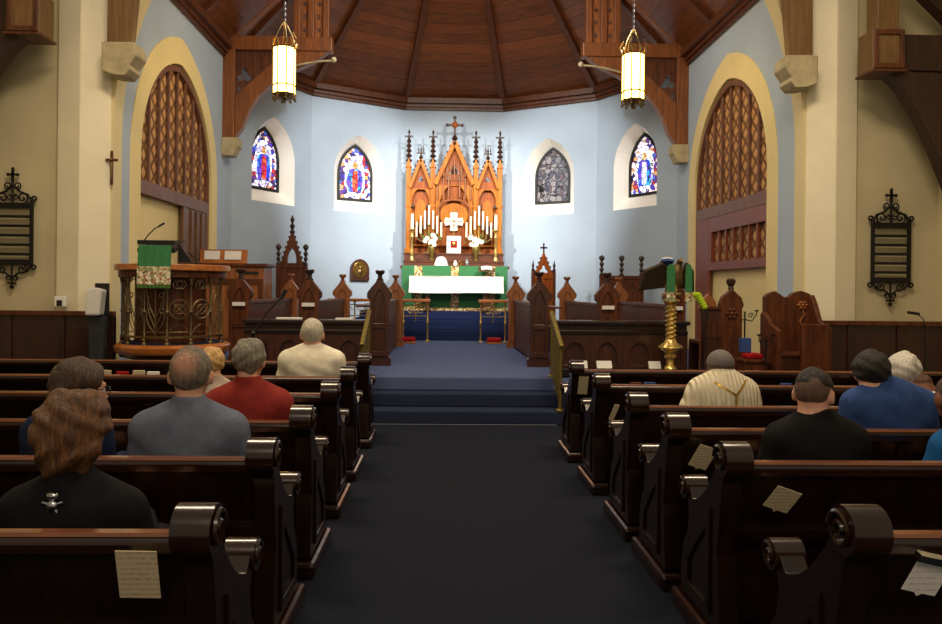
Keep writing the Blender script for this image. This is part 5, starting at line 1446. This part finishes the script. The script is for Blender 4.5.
            d = ell(Q, (0, -.012, .028), (.088, .106, .094)); d = smax(d, cut(Q, .095, .045, -.11, -.012), .012)
        return d * hs
    if hair:
        c0 = hc; hn = {'cap': 'cap', 'stubble': 'close_cropped_hair'}.get(hair, 'hair')
        sdf_mesh(hn, hairf, c0 - .19, c0 + .19, .0075, hair_m, t)
    if hair == 'fade':
        sdf_mesh('faded_sides', lambda P: smax(ell(L(P), (0, -.012, .018), (.0775, .0945, .0935)), cut(L(P), .072, .064, -.085, -.075), .01) * hs, c0 - .17, c0 + .17, .0075, 'fade_hair', t)
    return t, clothes, HW, (ys, zs)
def surf_y(f, x, z, y0=-.30, y1=.05):
    ysamp = np.linspace(y0, y1, 160); P = np.stack([np.full(160, x), ysamp, np.full(160, z)], -1); v = f(P)
    k = np.argmax(v < 0); return float(ysamp[k])

M['fade_hair'] = hair_mat('faded dark hair', (84, 62, 50), (112, 84, 68))
H_brown = hair_mat('brown hair', (58, 36, 20), (128, 84, 46)); H_dkbrown = hair_mat('dark brown hair', (40, 26, 16), (84, 56, 32))
H_grey = hair_mat('grey brown hair', (78, 70, 58), (150, 138, 118)); H_pepper = hair_mat('grey hair', (84, 80, 68), (164, 156, 136))
H_white = hair_mat('white hair', (196, 190, 176), (238, 234, 222)); H_cream = hair_mat('white grey hair', (170, 164, 146), (222, 214, 194))
H_bald = hair_mat('grey hair thinning at the crown', (78, 68, 56), (142, 130, 112))
def thin_crown(m, c, r):
    nt = m.node_tree; b = nt.nodes['Principled BSDF']; src = b.inputs['Base Color'].links[0].from_socket
    tc = node(nt, 'ShaderNodeTexCoord'); vm = node(nt, 'ShaderNodeVectorMath', operation='DISTANCE'); vm.inputs[1].default_value = c
    nt.links.new(tc.outputs['Object'], vm.inputs[0]); n_ = noise(nt, tc.outputs['Object'], 40, 3)
    ad = node(nt, 'ShaderNodeMath', operation='MULTIPLY_ADD'); ad.inputs[1].default_value = .05; nt.links.new(n_, ad.inputs[0]); nt.links.new(vm.outputs['Value'], ad.inputs[2])
    fac = ramp(nt, ad.outputs[0], [(r * .75, (.85, .85, .85, 1)), (r * 1.7, (0, 0, 0, 1))])
    mx = node(nt, 'ShaderNodeMix', data_type='RGBA'); nt.links.new(fac, mx.inputs['Factor']); nt.links.new(src, mx.inputs['A']); mx.inputs['B'].default_value = rgb(206, 150, 124)
    nt.links.new(mx.outputs['Result'], b.inputs['Base Color'])
thin_crown(H_bald, (.004, -.098, 1.185), .062)
VEST = fabric('pleated cream vestment', (240, 230, 202), (224, 212, 180), .85, 14, .3, 7)
_nt = VEST.node_tree; _w = node(_nt, 'ShaderNodeTexWave'); _w.inputs['Scale'].default_value = 11; _w.inputs['Distortion'].default_value = 1.2; _nt.links.new(coords(_nt, (1, .2, .12)), _w.inputs['Vector'])
bump(_nt, _nt.nodes['Principled BSDF'], _w.outputs['Fac'], .55, .03)
H_blond = hair_mat('blonde hair', (176, 132, 74), (232, 190, 122)); H_black = hair_mat('near black hair', (12, 9, 8), (36, 28, 25))
capm = fabric('grey cap cloth', (128, 120, 116), (104, 98, 96), .9, 90, .2)
def cloth(n, c, c2=None): return fabric(n, c, c2, .85, 14, .5, 7)

SEAT_OFF = .325
def row(Y): return Y + SEAT_OFF
def PX_(px, Y): return (px - VX) * Y / F
t, f, HW, sz = person('person with big brown hair in black jacket with silver clasp, nearest on the left', PX_(75, 2.36), 2.39, 1.150, .885, .225, 'fair', cloth('black jacket', (24, 24, 28), (16, 16, 20)), 'long', 'big', H_brown, yaw=-4, bow=12, hs=1.04, lean=0, hf=.0)
y = surf_y(f, 0.0, .845); mb = MB()
for k in range(5):
    a = 2 * pi * k / 5 + pi / 2; mb.tube([(0, y - .012, .835), (.034 * cos(a), y - .010, .835 + .034 * sin(a))], .009, 6, r1=.004)
mb.ball((0, y - .014, .835), (.017, .009, .017), 10, 8).ball((0, y - .012, .866), (.019, .010, .012), 10, 8); mb.build('silver_clasp', 'silver', t)
t, f, HW, sz = person('person with short brown hair and glasses in dark blue top, beside grey-blue polo', PX_(68, 3.24), row(2.96), 1.175, .965, .18, 'fair', cloth('dark blue top', (34, 44, 76), (24, 32, 58)), 'long', 'thick', H_dkbrown, yaw=-34, bow=8, hs=1.10, hx=.05)
mb = MB()
for s in (-1, 1):
    mb.tube([HW((s * .032 + .024 * cos(a), .098, .0 + .018 * sin(a))) for a in [2 * pi * k / 14 for k in range(14)]], .002, 5, closed=True)
    mb.tube([HW((s * .056, .098, .006)), HW((s * .084, .06, .008)), HW((s * .086, -.015, .0))], .0025, 5)
mb.tube([HW((-.01, .10, .004)), HW((.01, .10, .004))], .002, 5); mb.build('glasses', 'black', t)
person('person with balding grey crown in grey-blue polo shirt on the left', PX_(191, 3.26), row(2.96), 1.245, .985, .250, 'fair', cloth('grey blue polo shirt', (110, 117, 134), (94, 101, 118)), 'short', 'short', H_bald, yaw=6, bow=2, hs=1.10)
person('small person with short blonde hair, mostly hidden behind the grey-blue polo', PX_(212, 5.06), row(4.77), 1.085, .875, .19, 'fair', cloth('pale top', (196, 176, 160)), 'long', 'thick', H_blond, yaw=12, bow=6, hs=.92)
person('grey-haired person in red polo shirt', PX_(249, 4.08), row(3.78) + .014, 1.215, .97, .235, 'fair', cloth('red polo shirt', (154, 54, 47), (130, 44, 39)), 'short', 'thick', H_pepper, yaw=-3, bow=4, hs=1.0)
person('white-haired person in cream polo shirt near the left chancel steps', PX_(312, 5.98), row(5.69), 1.262, 1.03, .262, 'fair', cloth('cream polo shirt', (240, 234, 212), (222, 214, 190)), 'short', 'short', H_cream, yaw=2, bow=2, hs=1.12, wide=1.1)
t, f, HW, (ys, zs) = person('person in cream vestment with grey cap and head bowed, on the right', PX_(729, 4.62), row(4.35), 1.128, .985, .215, 'dark', VEST, 'long', 'cap', capm, yaw=0, bow=16, hs=1.0, hf=.03, wide=1.1, collar=False, lk=.8)
mb = MB()
def ribbon(pts, w):
    P = [Vector((x, surf_y(f, x, z) - .006, z)) for x, z in pts]; vs = []
    for i, p in enumerate(P):
        d = (P[min(i + 1, len(P) - 1)] - P[max(i - 1, 0)]).normalized(); n = d.cross(Vector((0, 1, 0))).normalized() * w / 2; vs += [p - n, p + n]
    mb.add(vs, [(2 * i, 2 * i + 1, 2 * i + 3, 2 * i + 2) for i in range(len(P) - 1)], True)
ribbon([(.03, zs - .12 - .02 * i) for i in range(0, 18)], .014)
ribbon([(.03 - .011 * i, zs - .12 + .007 * i) for i in range(0, 12)], .014)
ribbon([(.03 + .009 * i, zs - .12 + .009 * i) for i in range(0, 11)], .014)
mb.build('gold_orphrey', 'gold', t)
person('person with dark faded haircut in black jacket on the right', PX_(826, 3.22), row(2.93), 1.170, .955, .225, 'fair', cloth('black suit jacket', (26, 25, 26), (18, 18, 19)), 'long', 'fade', H_black, yaw=-42, bow=6, hs=1.0, hx=-.005, lk=.8)
person('dark-haired person in bright blue shirt leaning right, right block', PX_(899, 3.94), row(3.63), 1.185, 1.015, .255, 'fair', cloth('blue shirt', (60, 86, 142), (46, 70, 120)), 'long', 'thick', H_black, yaw=-16, bow=14, hs=1.0, hx=-.085, hf=.02, wide=1.1, lk=.8)
person('white-haired person half hidden behind the blue-shirted shoulder', PX_(915, 5.62), row(5.33), 1.035, .83, .19, 'fair', cloth('white cardigan', (222, 218, 210)), 'long', 'thick', H_white, yaw=-8, bow=14, hs=1.22)
person('brown-skinned person with white collar, small beside the white-haired head', PX_(938, 4.66), row(4.35), .985, .84, .17, 'brown', cloth('white shirt', (236, 234, 228)), 'long', 'stubble', hair_mat('cropped black hair', (70, 42, 30), (100, 60, 42)), yaw=0, bow=26, hs=.66, hf=.03, lk=.8)
person('brown-skinned person in teal blue shirt cut off by the right frame edge', PX_(988, 3.25), row(2.93), 1.150, .92, .19, 'brown', cloth('teal blue shirt', (36, 104, 168), (28, 86, 146)), 'short', 'stubble', hair_mat('cropped dark hair', (60, 38, 28), (90, 56, 40)), yaw=-6, bow=10, hs=1.0, hx=-.09, lk=.8)
# ================================================================== light and camera
def aim(o, target):
    d = Vector(target) - o.location; o.rotation_euler = d.to_track_quat('-Z', 'Y').to_euler()
def area(name, loc, target, size, watts, c=(255, 255, 255), sy=None):
    l = bpy.data.lights.new(name, 'AREA'); l.energy = watts; l.color = lin(c); l.size = size
    if sy: l.shape = 'RECTANGLE'; l.size_y = sy
    o = bpy.data.objects.new(name, l); C.objects.link(o); o.location = loc; aim(o, target); return o
def spot(name, loc, target, watts, angle, blend=.6, c=(255, 255, 255), r=.1):
    l = bpy.data.lights.new(name, 'SPOT'); l.energy = watts; l.color = lin(c); l.spot_size = R(angle); l.spot_blend = blend; l.shadow_soft_size = r
    o = bpy.data.objects.new(name, l); C.objects.link(o); o.location = loc; aim(o, target); return o
# spotlights hidden behind the chancel arch, throwing onto the altar end
spot('altar_spot', (-2.6, 9.9, 6.3), (.75, 17.0, 2.7), 2300, 46, .85, (255, 249, 240), .06)
spot('altar_spot', (3.05, 9.9, 6.3), (-.3, 17.0, 2.7), 2300, 46, .85, (255, 249, 240), .06)
spot('apse_spot', (CX + .3, 10.2, 7.4), (-2.1, 16.7, 3.9), 1600, 38, .8, (252, 250, 246), .08)
spot('apse_spot', (CX - .3, 10.2, 7.4), (2.55, 16.7, 3.9), 1600, 38, .8, (252, 250, 246), .08)
area('chancel_fill', (CX, 10.4, 7.6), (CX, 15, 1.5), 2.4, 170, (255, 246, 232))
for sx in (-2.2, 2.65): area('nave_fill', (sx, 5.4, 6.2), (sx, 6.4, 0.0), 1.6, 165, (255, 230, 194), 1.0)  # unseen overhead fills, kept small to sharpen highlights on the pews
area('nave_rear_fill', (CX, -1.2, 4.6), (CX, 6.0, 1.2), 4.0, 90, (255, 232, 204), 1.5)  # unseen fill behind the camera, added to light the people's backs
w = bpy.data.worlds.new('world'); bpy.context.scene.world = w; w.use_nodes = True
bg = w.node_tree.nodes['Background']; bg.inputs['Color'].default_value = lin((255, 236, 208)) + (1,); bg.inputs['Strength'].default_value = .24

cam = bpy.data.cameras.new('camera'); co = bpy.data.objects.new('camera', cam); C.objects.link(co)
YAW, ROLL = 1.5, .6
co.location = (0, 0, H); co.rotation_euler = (Matrix.Rotation(R(-YAW), 3, 'Z') @ Matrix.Rotation(R(90), 3, 'X') @ Matrix.Rotation(R(ROLL), 3, 'Z')).to_euler()
cam.sensor_width = 36; cam.lens = F / 942 * 36
cam.shift_x = (471 - (VX + .5 + F * math.tan(R(YAW)))) / 942; cam.shift_y = -(312 - (VY + 3.5)) / 942
cam.clip_start = .05
sc = bpy.context.scene; sc.camera = co
sc.view_settings.view_transform = 'Standard'; sc.view_settings.look = 'None'
sc.view_settings.exposure = 0.08; sc.view_settings.gamma = 1.0
sc.cycles.max_bounces = 8; sc.cycles.diffuse_bounces = 4; sc.cycles.glossy_bounces = 4
sc.cycles.sample_clamp_indirect = 6.0
